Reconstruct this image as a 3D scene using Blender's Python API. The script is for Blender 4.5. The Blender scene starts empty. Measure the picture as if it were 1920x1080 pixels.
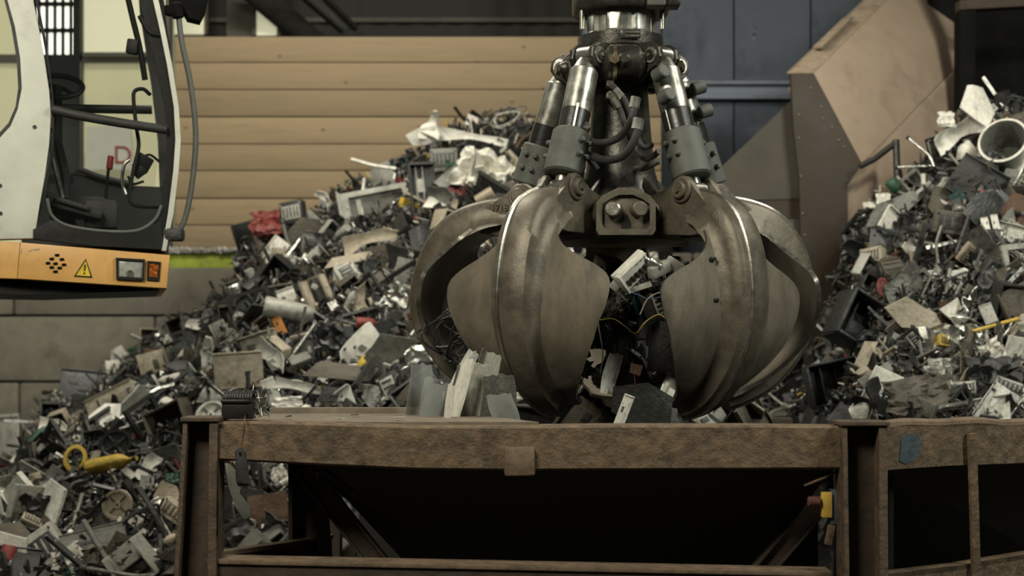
import bpy, bmesh, math, random
from math import sin, cos, pi, radians, sqrt, atan2
from mathutils import Vector, Matrix, Euler, noise

# ------------------------------------------------------------------ camera, world, light, exposure
scene = bpy.context.scene
COL = scene.collection
F = 2640.0            # focal length in pixels of the 1920 frame
HZ = 650.0            # image row of the horizon
ZC = 2.6              # camera height
cam_d = bpy.data.cameras.new('camera')
cam_d.sensor_width = 36.0
cam_d.lens = F * 36.0 / 1920.0
cam_d.shift_y = (HZ - 540.0) / 1920.0
cam_d.clip_end = 200
cam_d.dof.use_dof = True
cam_d.dof.focus_distance = 6.9
cam_d.dof.aperture_fstop = 1.8
cam = bpy.data.objects.new('camera', cam_d)
COL.objects.link(cam)
cam.location = (0, 0, ZC)
cam.rotation_euler = (pi/2, 0, 0)
scene.camera = cam

world = bpy.data.worlds.new('hall_air')
scene.world = world
world.use_nodes = True
bgn = world.node_tree.nodes['Background']
bgn.inputs[0].default_value = (0.80, 0.86, 0.80, 1)
bgn.inputs[1].default_value = 0.020

def area(name, loc, target, sx, sy, power, col):
    l = bpy.data.lights.new(name, 'AREA')
    l.shape = 'RECTANGLE'; l.size = sx; l.size_y = sy; l.energy = power; l.color = col
    o = bpy.data.objects.new(name, l); COL.objects.link(o)
    o.location = loc
    d = Vector(target) - Vector(loc)
    o.rotation_euler = d.to_track_quat('-Z', 'Y').to_euler()
    return o
area('hall_lamp_bank_front', (-3.2, 1.5, 7.6), (0.2, 9.0, 2.8), 2.6, 1.6, 560, (1.0, 0.95, 0.80))
area('hall_lamp_bank_right', (6.0, 3.2, 7.2), (1.2, 9.0, 3.0), 1.2, 3.0, 380, (0.95, 1.0, 0.90))
area('hall_lamp_bank_back', (-2.6, 10.4, 9.0), (-0.6, 13.6, 2.5), 3.0, 0.7, 500, (1.0, 0.95, 0.82))
area('added_fill_chute', (5.2, 7.6, 8.2), (4.0, 11.2, 3.0), 1.0, 0.6, 260, (1.0, 0.96, 0.84))  # added fill light without a known source, brightens chute and right heap
area('hall_lamp_bank_left', (-7.0, 9.5, 6.0), (-1.0, 9.5, 3.0), 0.8, 3.0, 80, (0.92, 1.0, 0.88))

scene.view_settings.view_transform = 'Standard'
scene.view_settings.look = 'None'
scene.view_settings.gamma = 1.0
scene.view_settings.exposure = -0.08
scene.view_settings.use_curve_mapping = False

random.seed(11)
R = random.Random(5)

# ------------------------------------------------------------------ materials
M = {}
def mat(name, c1, c2=None, rough=0.6, metal=0.0, scale=8.0, bump=0.15, dirt=0.35, spec=0.5, stretch=(1,1,1), contrast=0.25, edge=0.0, dirtcol=(0.022,0.018,0.012)):
    m = bpy.data.materials.new(name); m.use_nodes = True
    nt = m.node_tree; N = nt.nodes; L = nt.links
    p = N['Principled BSDF']
    c2 = c2 or tuple(x*0.6 for x in c1)
    tc = N.new('ShaderNodeTexCoord'); oi = N.new('ShaderNodeObjectInfo')
    add = N.new('ShaderNodeVectorMath'); add.operation = 'MULTIPLY_ADD'
    mp = N.new('ShaderNodeMapping'); mp.inputs['Scale'].default_value = stretch
    L.new(tc.outputs['Object'], mp.inputs[0])
    add.inputs[1].default_value = (1,1,1)
    L.new(mp.outputs[0], add.inputs[0])
    sc = N.new('ShaderNodeVectorMath'); sc.operation = 'SCALE'; sc.inputs['Scale'].default_value = 17.0
    cb = N.new('ShaderNodeCombineXYZ')
    for k in range(3): L.new(oi.outputs['Random'], cb.inputs[k])
    L.new(cb.outputs[0], sc.inputs[0]); L.new(sc.outputs[0], add.inputs[2])
    n1 = N.new('ShaderNodeTexNoise'); n1.inputs['Scale'].default_value = scale; n1.inputs['Detail'].default_value = 6; n1.inputs['Roughness'].default_value = 0.62
    n2 = N.new('ShaderNodeTexNoise'); n2.inputs['Scale'].default_value = scale*0.37+0.7; n2.inputs['Detail'].default_value = 8; n2.inputs['Roughness'].default_value = 0.7
    L.new(add.outputs[0], n1.inputs['Vector']); L.new(add.outputs[0], n2.inputs['Vector'])
    r1 = N.new('ShaderNodeValToRGB')
    r1.color_ramp.elements[0].position = 0.5-contrast; r1.color_ramp.elements[1].position = 0.5+contrast
    r1.color_ramp.elements[0].color = (*c2, 1); r1.color_ramp.elements[1].color = (*c1, 1)
    L.new(n1.outputs['Fac'], r1.inputs[0])
    r2 = N.new('ShaderNodeValToRGB'); r2.color_ramp.elements[0].position = 0.52; r2.color_ramp.elements[1].position = 0.72
    r2.color_ramp.elements[0].color = (0,0,0,1); r2.color_ramp.elements[1].color = (dirt,dirt,dirt,1)
    L.new(n2.outputs['Fac'], r2.inputs[0])
    mx = N.new('ShaderNodeMix'); mx.data_type = 'RGBA'
    L.new(r2.outputs[0], mx.inputs[0]); L.new(r1.outputs[0], mx.inputs[6]); mx.inputs[7].default_value = (*dirtcol, 1)
    L.new(mx.outputs[2], p.inputs['Base Color'])
    p.inputs['Roughness'].default_value = rough; p.inputs['Metallic'].default_value = metal
    p.inputs['Specular IOR Level'].default_value = spec
    mr = N.new('ShaderNodeMapRange'); mr.inputs[3].default_value = max(0.05, rough-0.12); mr.inputs[4].default_value = min(1, rough+0.18)
    L.new(n1.outputs['Fac'], mr.inputs[0]); L.new(mr.outputs[0], p.inputs['Roughness'])
    if bump:
        b = N.new('ShaderNodeBump'); b.inputs['Strength'].default_value = bump; b.inputs['Distance'].default_value = 0.02
        L.new(n1.outputs['Fac'], b.inputs['Height']); L.new(b.outputs[0], p.inputs['Normal'])
    M[name] = m
    return m
def glass_mat(name, col, alpha=0.25, rough=0.05):
    m = bpy.data.materials.new(name); m.use_nodes = True
    N = m.node_tree.nodes; L = m.node_tree.links
    p = N['Principled BSDF']; p.inputs['Base Color'].default_value = (*col, 1); p.inputs['Roughness'].default_value = rough
    p.inputs['Alpha'].default_value = alpha
    M[name] = m; return m
def emis(name, col, s):
    m = bpy.data.materials.new(name); m.use_nodes = True
    N = m.node_tree.nodes; L = m.node_tree.links
    p = N['Principled BSDF']; p.inputs['Base Color'].default_value = (*col, 1)
    p.inputs['Emission Color'].default_value = (*col, 1); p.inputs['Emission Strength'].default_value = s
    M[name] = m; return m

mat('claw_steel', (0.205,0.172,0.122), (0.088,0.076,0.056), rough=0.54, metal=0.35, scale=6, bump=0.30, dirt=0.62, contrast=0.22, stretch=(1,1,0.55))
mat('rib_steel', (0.185,0.158,0.114), (0.078,0.067,0.049), rough=0.46, metal=0.45, scale=9, bump=0.28, dirt=0.45, contrast=0.3)
mat('worn_edge_steel', (0.42,0.40,0.34), (0.22,0.20,0.17), rough=0.3, metal=0.9, scale=20, bump=0.1, dirt=0.3)
mat('oily_steel', (0.09,0.085,0.07), (0.030,0.028,0.023), rough=0.35, metal=0.7, scale=14, bump=0.3, dirt=0.6)
mat('chrome_steel', (0.55,0.54,0.47), (0.24,0.23,0.20), rough=0.30, metal=0.85, scale=12, bump=0.06, dirt=0.6, contrast=0.18)
mat('sleeve_grey', (0.115,0.118,0.100), (0.07,0.072,0.06), rough=0.62, metal=0.1, scale=10, bump=0.12, dirt=0.5)
mat('black_band', (0.012,0.012,0.011), (0.03,0.028,0.024), rough=0.3, metal=0.2, scale=25, bump=0.1, dirt=0.2)
mat('rubber', (0.02,0.02,0.019), (0.035,0.034,0.03), rough=0.55, scale=30, bump=0.1)
mat('bronze', (0.45,0.36,0.22), (0.2,0.16,0.1), rough=0.3, metal=0.9, scale=20, bump=0.05)
mat('rust', (0.185,0.122,0.066), (0.070,0.047,0.029), rough=0.70, metal=0.1, scale=19, bump=0.8, dirt=0.8, contrast=0.22)
mat('rust_post', (0.110,0.070,0.038), (0.045,0.031,0.020), rough=0.72, metal=0.1, scale=16, bump=0.7, dirt=0.7, contrast=0.2)
mat('rust_dark', (0.070,0.046,0.028), (0.030,0.022,0.015), rough=0.75, metal=0.2, scale=11, bump=0.5, dirt=0.6)
mat('rust_edge', (0.21,0.14,0.085), (0.085,0.058,0.036), rough=0.7, metal=0.15, scale=14, bump=0.5, dirt=0.5)
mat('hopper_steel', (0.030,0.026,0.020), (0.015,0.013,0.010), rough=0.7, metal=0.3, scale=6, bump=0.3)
mat('dust_steel', (0.20,0.16,0.11), (0.10,0.08,0.055), rough=0.85, scale=12, bump=0.3, dirt=0.5)
mat('blue_paint', (0.060,0.095,0.120), (0.045,0.05,0.05), rough=0.6, scale=22, bump=0.3, dirt=0.9)
mat('yellow_paint', (0.62,0.42,0.08), (0.4,0.25,0.04), rough=0.55, scale=14, bump=0.15, dirt=0.6)
mat('cab_yellow', (0.66,0.37,0.11), (0.54,0.29,0.085), rough=0.42, scale=6, bump=0.04, dirt=0.25)
mat('cab_white', (0.64,0.64,0.54), (0.54,0.54,0.45), rough=0.35, scale=5, bump=0.03, dirt=0.3)
mat('cab_black', (0.009,0.009,0.008), (0.015,0.015,0.013), rough=0.5, scale=15, bump=0.1, spec=0.2)
mat('cab_grey', (0.035,0.035,0.03), (0.02,0.02,0.017), rough=0.6, scale=10, bump=0.1)
mat('seat_cloth', (0.09,0.088,0.078), (0.04,0.04,0.035), rough=0.9, scale=22, bump=0.2)
mat('hose_grey', (0.10,0.105,0.09), (0.06,0.06,0.05), rough=0.5, scale=20, bump=0.05)
mat('sticker_yellow', (0.70,0.50,0.03), (0.6,0.42,0.03), rough=0.4, scale=20, bump=0, dirt=0.2)
mat('red_plastic', (0.30,0.04,0.03), (0.25,0.02,0.015), rough=0.45, scale=10, bump=0.1)
mat('rusty_red', (0.16,0.06,0.045), (0.09,0.04,0.03), rough=0.6, scale=30, bump=0.2)
mat('lamp_amber', (0.5,0.13,0.02), (0.2,0.05,0.01), rough=0.2, scale=40, bump=0.2)
mat('lamp_lens', (0.62,0.62,0.55), (0.35,0.35,0.3), rough=0.12, metal=0.4, scale=30, bump=0.1)
mat('concrete', (0.20,0.178,0.135), (0.13,0.115,0.088), rough=0.9, scale=5, bump=0.3, dirt=0.5, contrast=0.3)
mat('concrete_dark', (0.185,0.165,0.125), (0.115,0.102,0.078), rough=0.92, scale=5, bump=0.3, dirt=0.6)
mat('green_paint', (0.30,0.36,0.03), (0.20,0.24,0.03), rough=0.8, scale=8, bump=0.1, dirt=0.5)
mat('floor_dirt', (0.05,0.045,0.035), (0.025,0.022,0.018), rough=0.95, scale=4, bump=0.4)
mat('blue_wall', (0.155,0.182,0.225), (0.112,0.134,0.168), rough=0.6, scale=2.2, bump=0.2, dirt=0.5)
mat('dark_wall', (0.035,0.034,0.028), (0.022,0.021,0.018), rough=0.8, scale=3, bump=0.2)
mat('column_grey', (0.11,0.10,0.085), (0.08,0.075,0.06), rough=0.8, scale=3, bump=0.1)
mat('board_beige', (0.36,0.275,0.195), (0.30,0.225,0.16), rough=0.75, scale=3, bump=0.12, dirt=0.35)
mat('board_edge', (0.30,0.23,0.16), (0.2,0.15,0.1), rough=0.8, scale=9, bump=0.3, dirt=0.6)
mat('brown_steel', (0.040,0.026,0.012), (0.023,0.015,0.008), rough=0.6, metal=0.2, scale=4, bump=0.2, dirt=0.5)
mat('gusset_steel', (0.074,0.062,0.045), (0.046,0.039,0.029), rough=0.7, metal=0.1, scale=4, bump=0.15)
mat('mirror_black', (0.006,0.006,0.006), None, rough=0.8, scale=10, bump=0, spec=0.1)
# scrap colours
SC = {
 'white':  ((0.74,0.71,0.62),(0.50,0.475,0.40),0.50,0.0),
 'pale grey': ((0.40,0.39,0.335),(0.25,0.243,0.205),0.45,0.1),
 'beige': ((0.40,0.345,0.25),(0.25,0.21,0.15),0.55,0.0),
 'grey':  ((0.15,0.148,0.125),(0.09,0.088,0.073),0.42,0.25),
 'brown-grey': ((0.115,0.098,0.070),(0.055,0.047,0.034),0.6,0.2),
 'dark grey': ((0.038,0.038,0.034),(0.020,0.020,0.018),0.42,0.2),
 'black': ((0.014,0.014,0.013),(0.026,0.026,0.024),0.35,0.0),
 'shiny steel': ((0.75,0.75,0.68),(0.42,0.42,0.37),0.22,0.9),
 'dull steel': ((0.26,0.25,0.22),(0.12,0.115,0.10),0.33,0.8),
 'rusty': ((0.11,0.060,0.030),(0.05,0.03,0.018),0.7,0.2),
 'red': ((0.24,0.035,0.025),(0.12,0.02,0.015),0.5,0.0),
 'yellow': ((0.56,0.38,0.05),(0.36,0.24,0.03),0.5,0.0),
 'green': ((0.03,0.10,0.05),(0.02,0.05,0.03),0.5,0.0),
 'blue': ((0.04,0.075,0.15),(0.02,0.04,0.08),0.5,0.0),
 'orange': ((0.50,0.20,0.03),(0.3,0.11,0.02),0.5,0.0),
 'teal': ((0.008,0.05,0.045),(0.005,0.03,0.03),0.4,0.0),
 'copper': ((0.45,0.22,0.12),(0.25,0.12,0.07),0.3,0.9),
}
for k,(a,b,r,mt) in SC.items():
    mat('scrap '+k, a, b, rough=r, metal=mt, scale=9, bump=0.35, dirt=0.55, contrast=0.2)
def smat(k): return M['clear_film'] if k=='clear' else M['scrap '+k]
glass_mat('cab_glass', (0.02,0.025,0.02), 0.10, 0.03)
glass_mat('clear_film', (0.30,0.31,0.29), 0.6, 0.25)
emis('wall_glow', (0.47,0.45,0.27), 0.62)  # glow standing in for the light that falls on the wall behind the cab
emis('wall_glow_top', (0.62,0.61,0.42), 0.80)  # stronger glow for the brighter top of that wall
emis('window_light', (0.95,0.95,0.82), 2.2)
emis('window_warm', (0.62,0.60,0.42), 0.65)
emis('sky_strip', (0.9,0.95,0.85), 1.3)

# wood planks material
def wood_mat():
    m = mat('wood', (0.240,0.178,0.100), (0.180,0.132,0.073), rough=0.75, scale=2.2, bump=0.12, dirt=0.30, stretch=(0.7,1,7), contrast=0.3, dirtcol=(0.10,0.07,0.04))
    nt = m.node_tree; N = nt.nodes; L = nt.links
    p = N['Principled BSDF']; src = p.inputs['Base Color'].links[0].from_socket
    tc = N.new('ShaderNodeTexCoord'); vor = N.new('ShaderNodeTexVoronoi'); vor.inputs['Scale'].default_value = 2.6
    oi = N.new('ShaderNodeObjectInfo')
    vm = N.new('ShaderNodeVectorMath'); vm.operation='MULTIPLY_ADD'; vm.inputs[1].default_value=(1,1,1.6)
    cb = N.new('ShaderNodeCombineXYZ'); L.new(oi.outputs['Random'], cb.inputs[0])
    s = N.new('ShaderNodeVectorMath'); s.operation='SCALE'; s.inputs['Scale'].default_value=23
    L.new(cb.outputs[0], s.inputs[0]); L.new(tc.outputs['Object'], vm.inputs[0]); L.new(s.outputs[0], vm.inputs[2]); L.new(vm.outputs[0], vor.inputs['Vector'])
    rp = N.new('ShaderNodeValToRGB'); rp.color_ramp.elements[0].position=0.03; rp.color_ramp.elements[1].position=0.10
    rp.color_ramp.elements[0].color=(0.30,0.26,0.2,1); rp.color_ramp.elements[1].color=(1,1,1,1)
    L.new(vor.outputs['Distance'], rp.inputs[0])
    mx = N.new('ShaderNodeMix'); mx.data_type='RGBA'; mx.blend_type='MULTIPLY'; mx.inputs[0].default_value=1
    L.new(src, mx.inputs[6]); L.new(rp.outputs[0], mx.inputs[7]); 
    hv = N.new('ShaderNodeHueSaturation'); mr = N.new('ShaderNodeMapRange'); mr.inputs[3].default_value=0.78; mr.inputs[4].default_value=1.18
    L.new(oi.outputs['Random'], mr.inputs[0]); L.new(mr.outputs[0], hv.inputs['Value']); L.new(mx.outputs[2], hv.inputs['Color'])
    L.new(hv.outputs[0], p.inputs['Base Color'])
wood_mat()

# ------------------------------------------------------------------ helpers
def W(px, py, Y):
    """the point of the place at distance Y that the photograph shows at px, py"""
    return Vector(((px-960.0)*Y/F, Y, ZC-(py-HZ)*Y/F))
def proj(v):
    return (960+v[0]*F/v[1], HZ-(v[2]-ZC)*F/v[1])

def finish(name, bm, mats, parent=None, angle=35, loc=None):
    me = bpy.data.meshes.new(name)
    bmesh.ops.recalc_face_normals(bm, faces=bm.faces)
    org = Vector((0,0,0))
    if parent is not None: org = parent_world(parent)
    if loc is not None: org = Vector(loc)
    if org.length: bmesh.ops.translate(bm, verts=bm.verts, vec=-org)
    bm.to_mesh(me); bm.free()
    for m in (mats if isinstance(mats, (list,tuple)) else [mats]): me.materials.append(m if not isinstance(m,str) else M[m])
    me.shade_smooth(); me.set_sharp_from_angle(angle=radians(angle))
    o = bpy.data.objects.new(name, me); COL.objects.link(o)
    if parent is not None: o.parent = parent
    elif loc is not None: o.location = loc
    return o
def parent_world(o):
    v = Vector(o.location)
    while o.parent is not None:
        o = o.parent; v += Vector(o.location)
    return v
def thing(name, label, cat, loc, group=None):
    o = bpy.data.objects.new(name, None); COL.objects.link(o); o.location = loc; o.empty_display_size = 0.1
    o['label'] = label; o['category'] = cat
    if group: o['group'] = group
    return o
def heapname(t): return t.replace('left heap','plank wall heap').replace('right heap','chute heap')
def tag(o, label, cat, group=None, kind=None):
    if label: label=heapname(label)
    if label: o['label'] = label
    if cat: o['category'] = cat
    if group: o['group'] = group
    if kind: o['kind'] = kind
    return o
def struct(o, label=None):
    o['kind'] = 'structure'
    if label: o['label'] = label; 
    return o

def bx(bm, c, s, rot=None, bev=0.0, mi=0):
    r = bmesh.ops.create_cube(bm, size=1.0)
    vs = r['verts']
    bmesh.ops.scale(bm, vec=Vector(s), verts=vs)
    fs = list({f for v in vs for f in v.link_faces})
    for f in fs: f.material_index = mi
    if bev > 0:
        es = list({e for v in vs for e in v.link_edges})
        rr = bmesh.ops.bevel(bm, geom=es, offset=bev, segments=2, affect='EDGES', profile=0.5)
        vs = list({v for f in rr['faces'] for v in f.verts} | {v for v in vs if v.is_valid})
        for f in rr['faces']: f.material_index = mi
    if rot is not None:
        m = rot if isinstance(rot, Matrix) else Euler(rot).to_matrix()
        bmesh.ops.rotate(bm, cent=(0,0,0), matrix=m, verts=vs)
    bmesh.ops.translate(bm, vec=Vector(c), verts=vs)
    return vs
def cyl(bm, a, b, r, r2=None, seg=20, mi=0, cap=True, bev=0.0):
    a, b = Vector(a), Vector(b); r2 = r if r2 is None else r2
    d = b-a; q = d.to_track_quat('Z','X')
    st = [(0,r),(d.length,r2)] if bev <= 0 else [(0,r-bev),(bev,r),(d.length-bev,r2),(d.length,r2-bev)]
    rings = []
    for (h, rr) in st:
        rings.append([bm.verts.new(a + q @ Vector((rr*cos(2*pi*k/seg), rr*sin(2*pi*k/seg), h))) for k in range(seg)])
    for i in range(len(rings)-1):
        for k in range(seg):
            f = bm.faces.new((rings[i][k], rings[i][(k+1)%seg], rings[i+1][(k+1)%seg], rings[i+1][k])); f.material_index = mi
    if cap:
        f = bm.faces.new(rings[0][::-1]); f.material_index = mi
        f = bm.faces.new(rings[-1]); f.material_index = mi
def lathe(bm, c, prof, seg=40, mi=0, flute=None):
    rings = []
    for (r, z) in prof:
        ring = []
        for k in range(seg):
            a = 2*pi*k/seg; rr = r
            if flute and flute[0] <= z <= flute[1]: rr = r - (flute[3] if (k % flute[2]) < flute[2]//2 else 0)
            ring.append(bm.verts.new((c[0]+rr*cos(a), c[1]+rr*sin(a), z)))
        rings.append(ring)
    for i in range(len(rings)-1):
        for k in range(seg):
            f = bm.faces.new((rings[i][k], rings[i][(k+1)%seg], rings[i+1][(k+1)%seg], rings[i+1][k])); f.material_index = mi
    f = bm.faces.new(rings[0][::-1]); f.material_index = mi
    f = bm.faces.new(rings[-1]); f.material_index = mi
def crom(pts, n=8, closed=False):
    pts = [Vector(p) for p in pts]; out = []
    m = len(pts)
    rng = range(m) if closed else range(m-1)
    for i in rng:
        if closed: p0,p1,p2,p3 = pts[i-1],pts[i],pts[(i+1)%m],pts[(i+2)%m]
        else:
            p1,p2 = pts[i],pts[i+1]; p0 = pts[i-1] if i>0 else p1*2-p2; p3 = pts[i+2] if i+2<m else p2*2-p1
        for k in range(n):
            t=k/n
            out.append(0.5*((2*p1)+(p2-p0)*t+(2*p0-5*p1+4*p2-p3)*t*t+(3*p1-p0-3*p2+p3)*t**3))
    if not closed: out.append(pts[-1])
    return out
def tube(bm, pts, r, seg=10, n=6, mi=0, smooth=True):
    path = crom(pts, n) if smooth and len(pts) > 2 else [Vector(p) for p in pts]
    rings = []; up = None
    for i, p in enumerate(path):
        t = (path[min(i+1,len(path)-1)]-path[max(i-1,0)])
        if t.length < 1e-9: t = Vector((0,0,1))
        t.normalize()
        if up is None: up = t.orthogonal().normalized()
        up = (up - t*up.dot(t))
        up = up.normalized() if up.length > 1e-6 else t.orthogonal().normalized()
        s = t.cross(up)
        rr = r(i/(len(path)-1)) if callable(r) else r
        rings.append([bm.verts.new(p + (up*cos(2*pi*k/seg)+s*sin(2*pi*k/seg))*rr) for k in range(seg)])
    for i in range(len(rings)-1):
        for k in range(seg):
            f = bm.faces.new((rings[i][k], rings[i][(k+1)%seg], rings[i+1][(k+1)%seg], rings[i+1][k])); f.material_index = mi
    f = bm.faces.new(rings[0][::-1]); f.material_index = mi
    f = bm.faces.new(rings[-1]); f.material_index = mi
def prism(bm, pts, vec, mi=0, bev=0.0):
    """solid from a planar outline (world points) pushed along vec"""
    pts = [Vector(p) for p in pts]; vec = Vector(vec)
    a = [bm.verts.new(p) for p in pts]; b = [bm.verts.new(p+vec) for p in pts]
    n = len(pts)
    fs = [bm.faces.new(a), bm.faces.new(b[::-1])]
    for i in range(n): fs.append(bm.faces.new((a[i], b[i], b[(i+1)%n], a[(i+1)%n])))
    for f in fs: f.material_index = mi
    if bev > 0:
        es = [e for f in fs[:2] for e in f.edges]
        rr = bmesh.ops.bevel(bm, geom=list(set(es)), offset=bev, segments=2, affect='EDGES', profile=0.5)
        for f in rr['faces']: f.material_index = mi
def ringprism(bm, outer, inner, vec, mi=0):
    vec = Vector(vec); n = len(outer)
    A=[bm.verts.new(Vector(p)) for p in outer]; B=[bm.verts.new(Vector(p)) for p in inner]
    C=[bm.verts.new(Vector(p)+vec) for p in outer]; D=[bm.verts.new(Vector(p)+vec) for p in inner]
    for i in range(n):
        j=(i+1)%n
        for q in ((A[i],A[j],B[j],B[i]),(C[i],D[i],D[j],C[j]),(A[i],C[i],C[j],A[j]),(B[i],B[j],D[j],D[i])):
            bm.faces.new(q).material_index = mi
def text_mesh(name, s, size, m, mtx, parent, depth=0.004):
    cu = bpy.data.curves.new(name, 'FONT'); cu.body = s; cu.size = size; cu.extrude = depth; cu.align_x='CENTER'; cu.align_y='CENTER'
    t = bpy.data.objects.new(name+'_src', cu); COL.objects.link(t)
    me = bpy.data.meshes.new_from_object(t); bpy.data.objects.remove(t)
    me.transform(mtx)
    org = parent_world(parent); me.transform(Matrix.Translation(-org))
    me.materials.clear(); me.materials.append(M[m])
    o = bpy.data.objects.new(name, me); COL.objects.link(o); o.parent = parent
    return o
def ibeam(bm, a, b, w, h, tf, tw, side, mi=0):
    """steel beam from a to b; flanges spaced w apart along side, each h deep, web between"""
    a,b = Vector(a),Vector(b); t=(b-a).normalized(); s=Vector(side); s=(s-t*s.dot(t)).normalized(); n=t.cross(s)
    L=(b-a).length; rot = Matrix((s,n,t)).transposed(); c=(a+b)/2
    bx(bm, c+s*(w/2-tf/2), (tf,h,L), rot, 0.004, mi); bx(bm, c-s*(w/2-tf/2), (tf,h,L), rot, 0.004, mi)
    bx(bm, c, (w-tf*1.5,tw,L), rot, 0, mi)

# ------------------------------------------------------------------ the setting
YW = 15.6
def slab(name, c, s, m, bev=0.0, label=None):
    bm = bmesh.new(); bx(bm, (0,0,0), s, None, bev)
    o = finish(name, bm, m, loc=None); o.location = c; return struct(o, label)
slab('floor', (0, 9, -0.05), (26, 26, 0.1), 'floor_dirt')
# plank wall: each plank is a board of its own in the wall
edges_y = [68, 117, 168, 219, 270, 320, 372, 422, 470]
xl, xr = W(328,0,YW).x, W(1240,0,YW).x
for i in range(8):
    z1, z0 = W(0,edges_y[i],YW).z, W(0,edges_y[i+1],YW).z
    bm = bmesh.new(); bx(bm, (0,0,0), (xr-xl, 0.10, (z1-z0)-0.008), None, 0.010)
    o = finish('wall_back_plank', bm, 'wood'); o.location = ((xl+xr)/2, YW+0.05-0.006*(i%3), (z0+z1)/2); struct(o)
slab('wall_back_plank_backing', ((xl+xr)/2, YW+0.16, (W(0,470,YW).z+W(0,72,YW).z)/2), (xr-xl-0.02, 0.08, 2.2), 'dark_wall')
# concrete blocks
rows = [(474, 590, [-700,-330,25,560,900,1300,1700]), (594, 714, [-750,-300,290,620,1000,1500,1900]), (718, 845, [-700,-300,35,420,830,1260,1700]), (849, 975, [-700,-150,300,700,1100,1500,1900]), (979,1092,[-700,-300,35,420,830,1260,1700])]
for (ya, yb, xs) in rows:
    for i in range(len(xs)-1):
        A = W(xs[i]+2, yb, YW-0.05); B = W(xs[i+1]-2, ya, YW-0.05)
        bm = bmesh.new(); bx(bm, (0,0,0), (B.x-A.x, 0.6, B.z-A.z), None, 0.022)
        if ya == 474 and xs[i] < 500:   # painted stripe along the block's upper edge, with a chipped lower border
            top = (B.z-A.z)/2; zb = top-0.165
            for f in [f for f in bm.faces if abs(f.normal.y+1) < 0.01 and f.calc_area() > 0.3]:
                geom = [f]+list(f.edges)+list(f.verts)
                bmesh.ops.bisect_plane(bm, geom=geom, plane_co=(0,0,zb), plane_no=(0,0,1))
            for f in bm.faces:
                cc = f.calc_center_median()
                if cc.z > zb and f.normal.y < -0.3: f.material_index = 1
        o = finish('wall_back_block', bm, ['concrete' if (i+ya)%3 else 'concrete_dark', 'green_paint'])
        o.location = ((A.x+B.x)/2, YW+0.25, (A.z+B.z)/2); struct(o)
slab('wall_back_footing', (-0.5, YW+0.4, -0.05+0.02), (18, 0.6, 0.1), 'concrete_dark')
# crumbled ledge on top of the blocks
bm = bmesh.new()
for k in range(110):
    x = W(R.uniform(315,460), 0, YW).x; s = R.uniform(0.015,0.05)
    bx(bm, (x, YW-0.05+R.uniform(-0.0,0.03)-0.05, W(0,472,YW-0.05).z+s*0.3), (s*1.6,s,s*0.8), (R.random(),R.random(),R.random()))
tag(finish('concrete_crumbs', bm, smat('pale grey')), 'grey crumbs of concrete lying on the ledge above the green stripe', 'rubble', kind='stuff')
# corrugated dark wall above/behind
YD = 20.0
bm = bmesh.new()
x0, x1 = W(300,0,YD).x, W(1240,0,YD).x
n = int((x1-x0)/0.09)
prof = []
for i in range(n+1):
    x = x0+(x1-x0)*i/n; prof.append((x, YD+(0.035 if (i//2)%2 else 0.0)))
lo = [bm.verts.new((x,y,0.0)) for x,y in prof]; hi = [bm.verts.new((x,y,9.0)) for x,y in prof]
for i in range(n): bm.faces.new((lo[i],lo[i+1],hi[i+1],hi[i]))
bx(bm, ((x0+x1)/2, YD+0.1, 4.5), (x1-x0, 0.06, 9.0))
struct(finish('wall_far', bm, 'dark_wall'))
slab('trim_1', ((x0+x1)/2, YD-0.06, W(0,40,YD).z), (x1-x0, 0.08, 0.06), 'column_grey')
bm = bmesh.new(); bx(bm, (0,0,0), (0.34,0.3,9.0), None, 0.01); o=finish('column_1', bm, 'column_grey'); o.location=(W(452,0,19.0).x,19.0,4.5); struct(o)
def win(name, a, b, Y, em, frame='column_grey', bars=0, cross=0):
    A=W(a[0],b[1],Y); B=W(b[0],a[1],Y); w=B.x-A.x; h=B.z-A.z; c=(A+B)/2
    bm=bmesh.new(); bx(bm,(0,0,0),(w,0.03,h)); o=finish(name,bm,em); o.location=c; struct(o)
    bm=bmesh.new(); t=0.05
    for s in (-1,1):
        bx(bm,(s*(w/2),-0.03,0),(t,0.08,h+t)); bx(bm,(0,-0.03,s*h/2),(w+t,0.08,t))
    for k in range(bars): bx(bm,(-w/2+w*(k+1)/(bars+1),-0.03,0),(0.035,0.05,h))
    for k in range(cross): bx(bm,(0,-0.03,-h/2+h*(k+1)/(cross+1)),(w,0.05,0.05))
    f=finish('window_frame',bm,frame,parent=None); f.parent=o
    return o
win('window_1',(478,-120),(524,72),18.8,'window_warm')
win('window_2',(300,-60),(388,70),19.2,'window_warm')
# skylight strip seen at a slant
bm = bmesh.new()
p = [W(560,-18,17.5), W(640,52,19.6), W(665,48,19.6), W(600,-18,17.5)]
prism(bm, p, (0,0,-0.03)); o = struct(finish('window_3', bm, 'sky_strip'))
bm = bmesh.new()
for k in range(13):
    t=(k+0.5)/13; a=p[0].lerp(p[1],t); b=p[3].lerp(p[2],t)
    cyl(bm, a+Vector((0,-0.02,-0.05)), b+Vector((0,-0.02,-0.05)), 0.022, seg=6)
for q,r_ in ((p[0],p[1]),(p[3],p[2])): cyl(bm, q+Vector((0,0,-0.03)), r_+Vector((0,0,-0.03)), 0.05, seg=8)
f=finish('window_frame', bm, 'column_grey'); f.parent=o
bm = bmesh.new(); cyl(bm, W(425,-60,17.6), W(600,90,19.3), 0.17, seg=16); struct(finish('trim_2', bm, 'dark_wall'))
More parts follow.
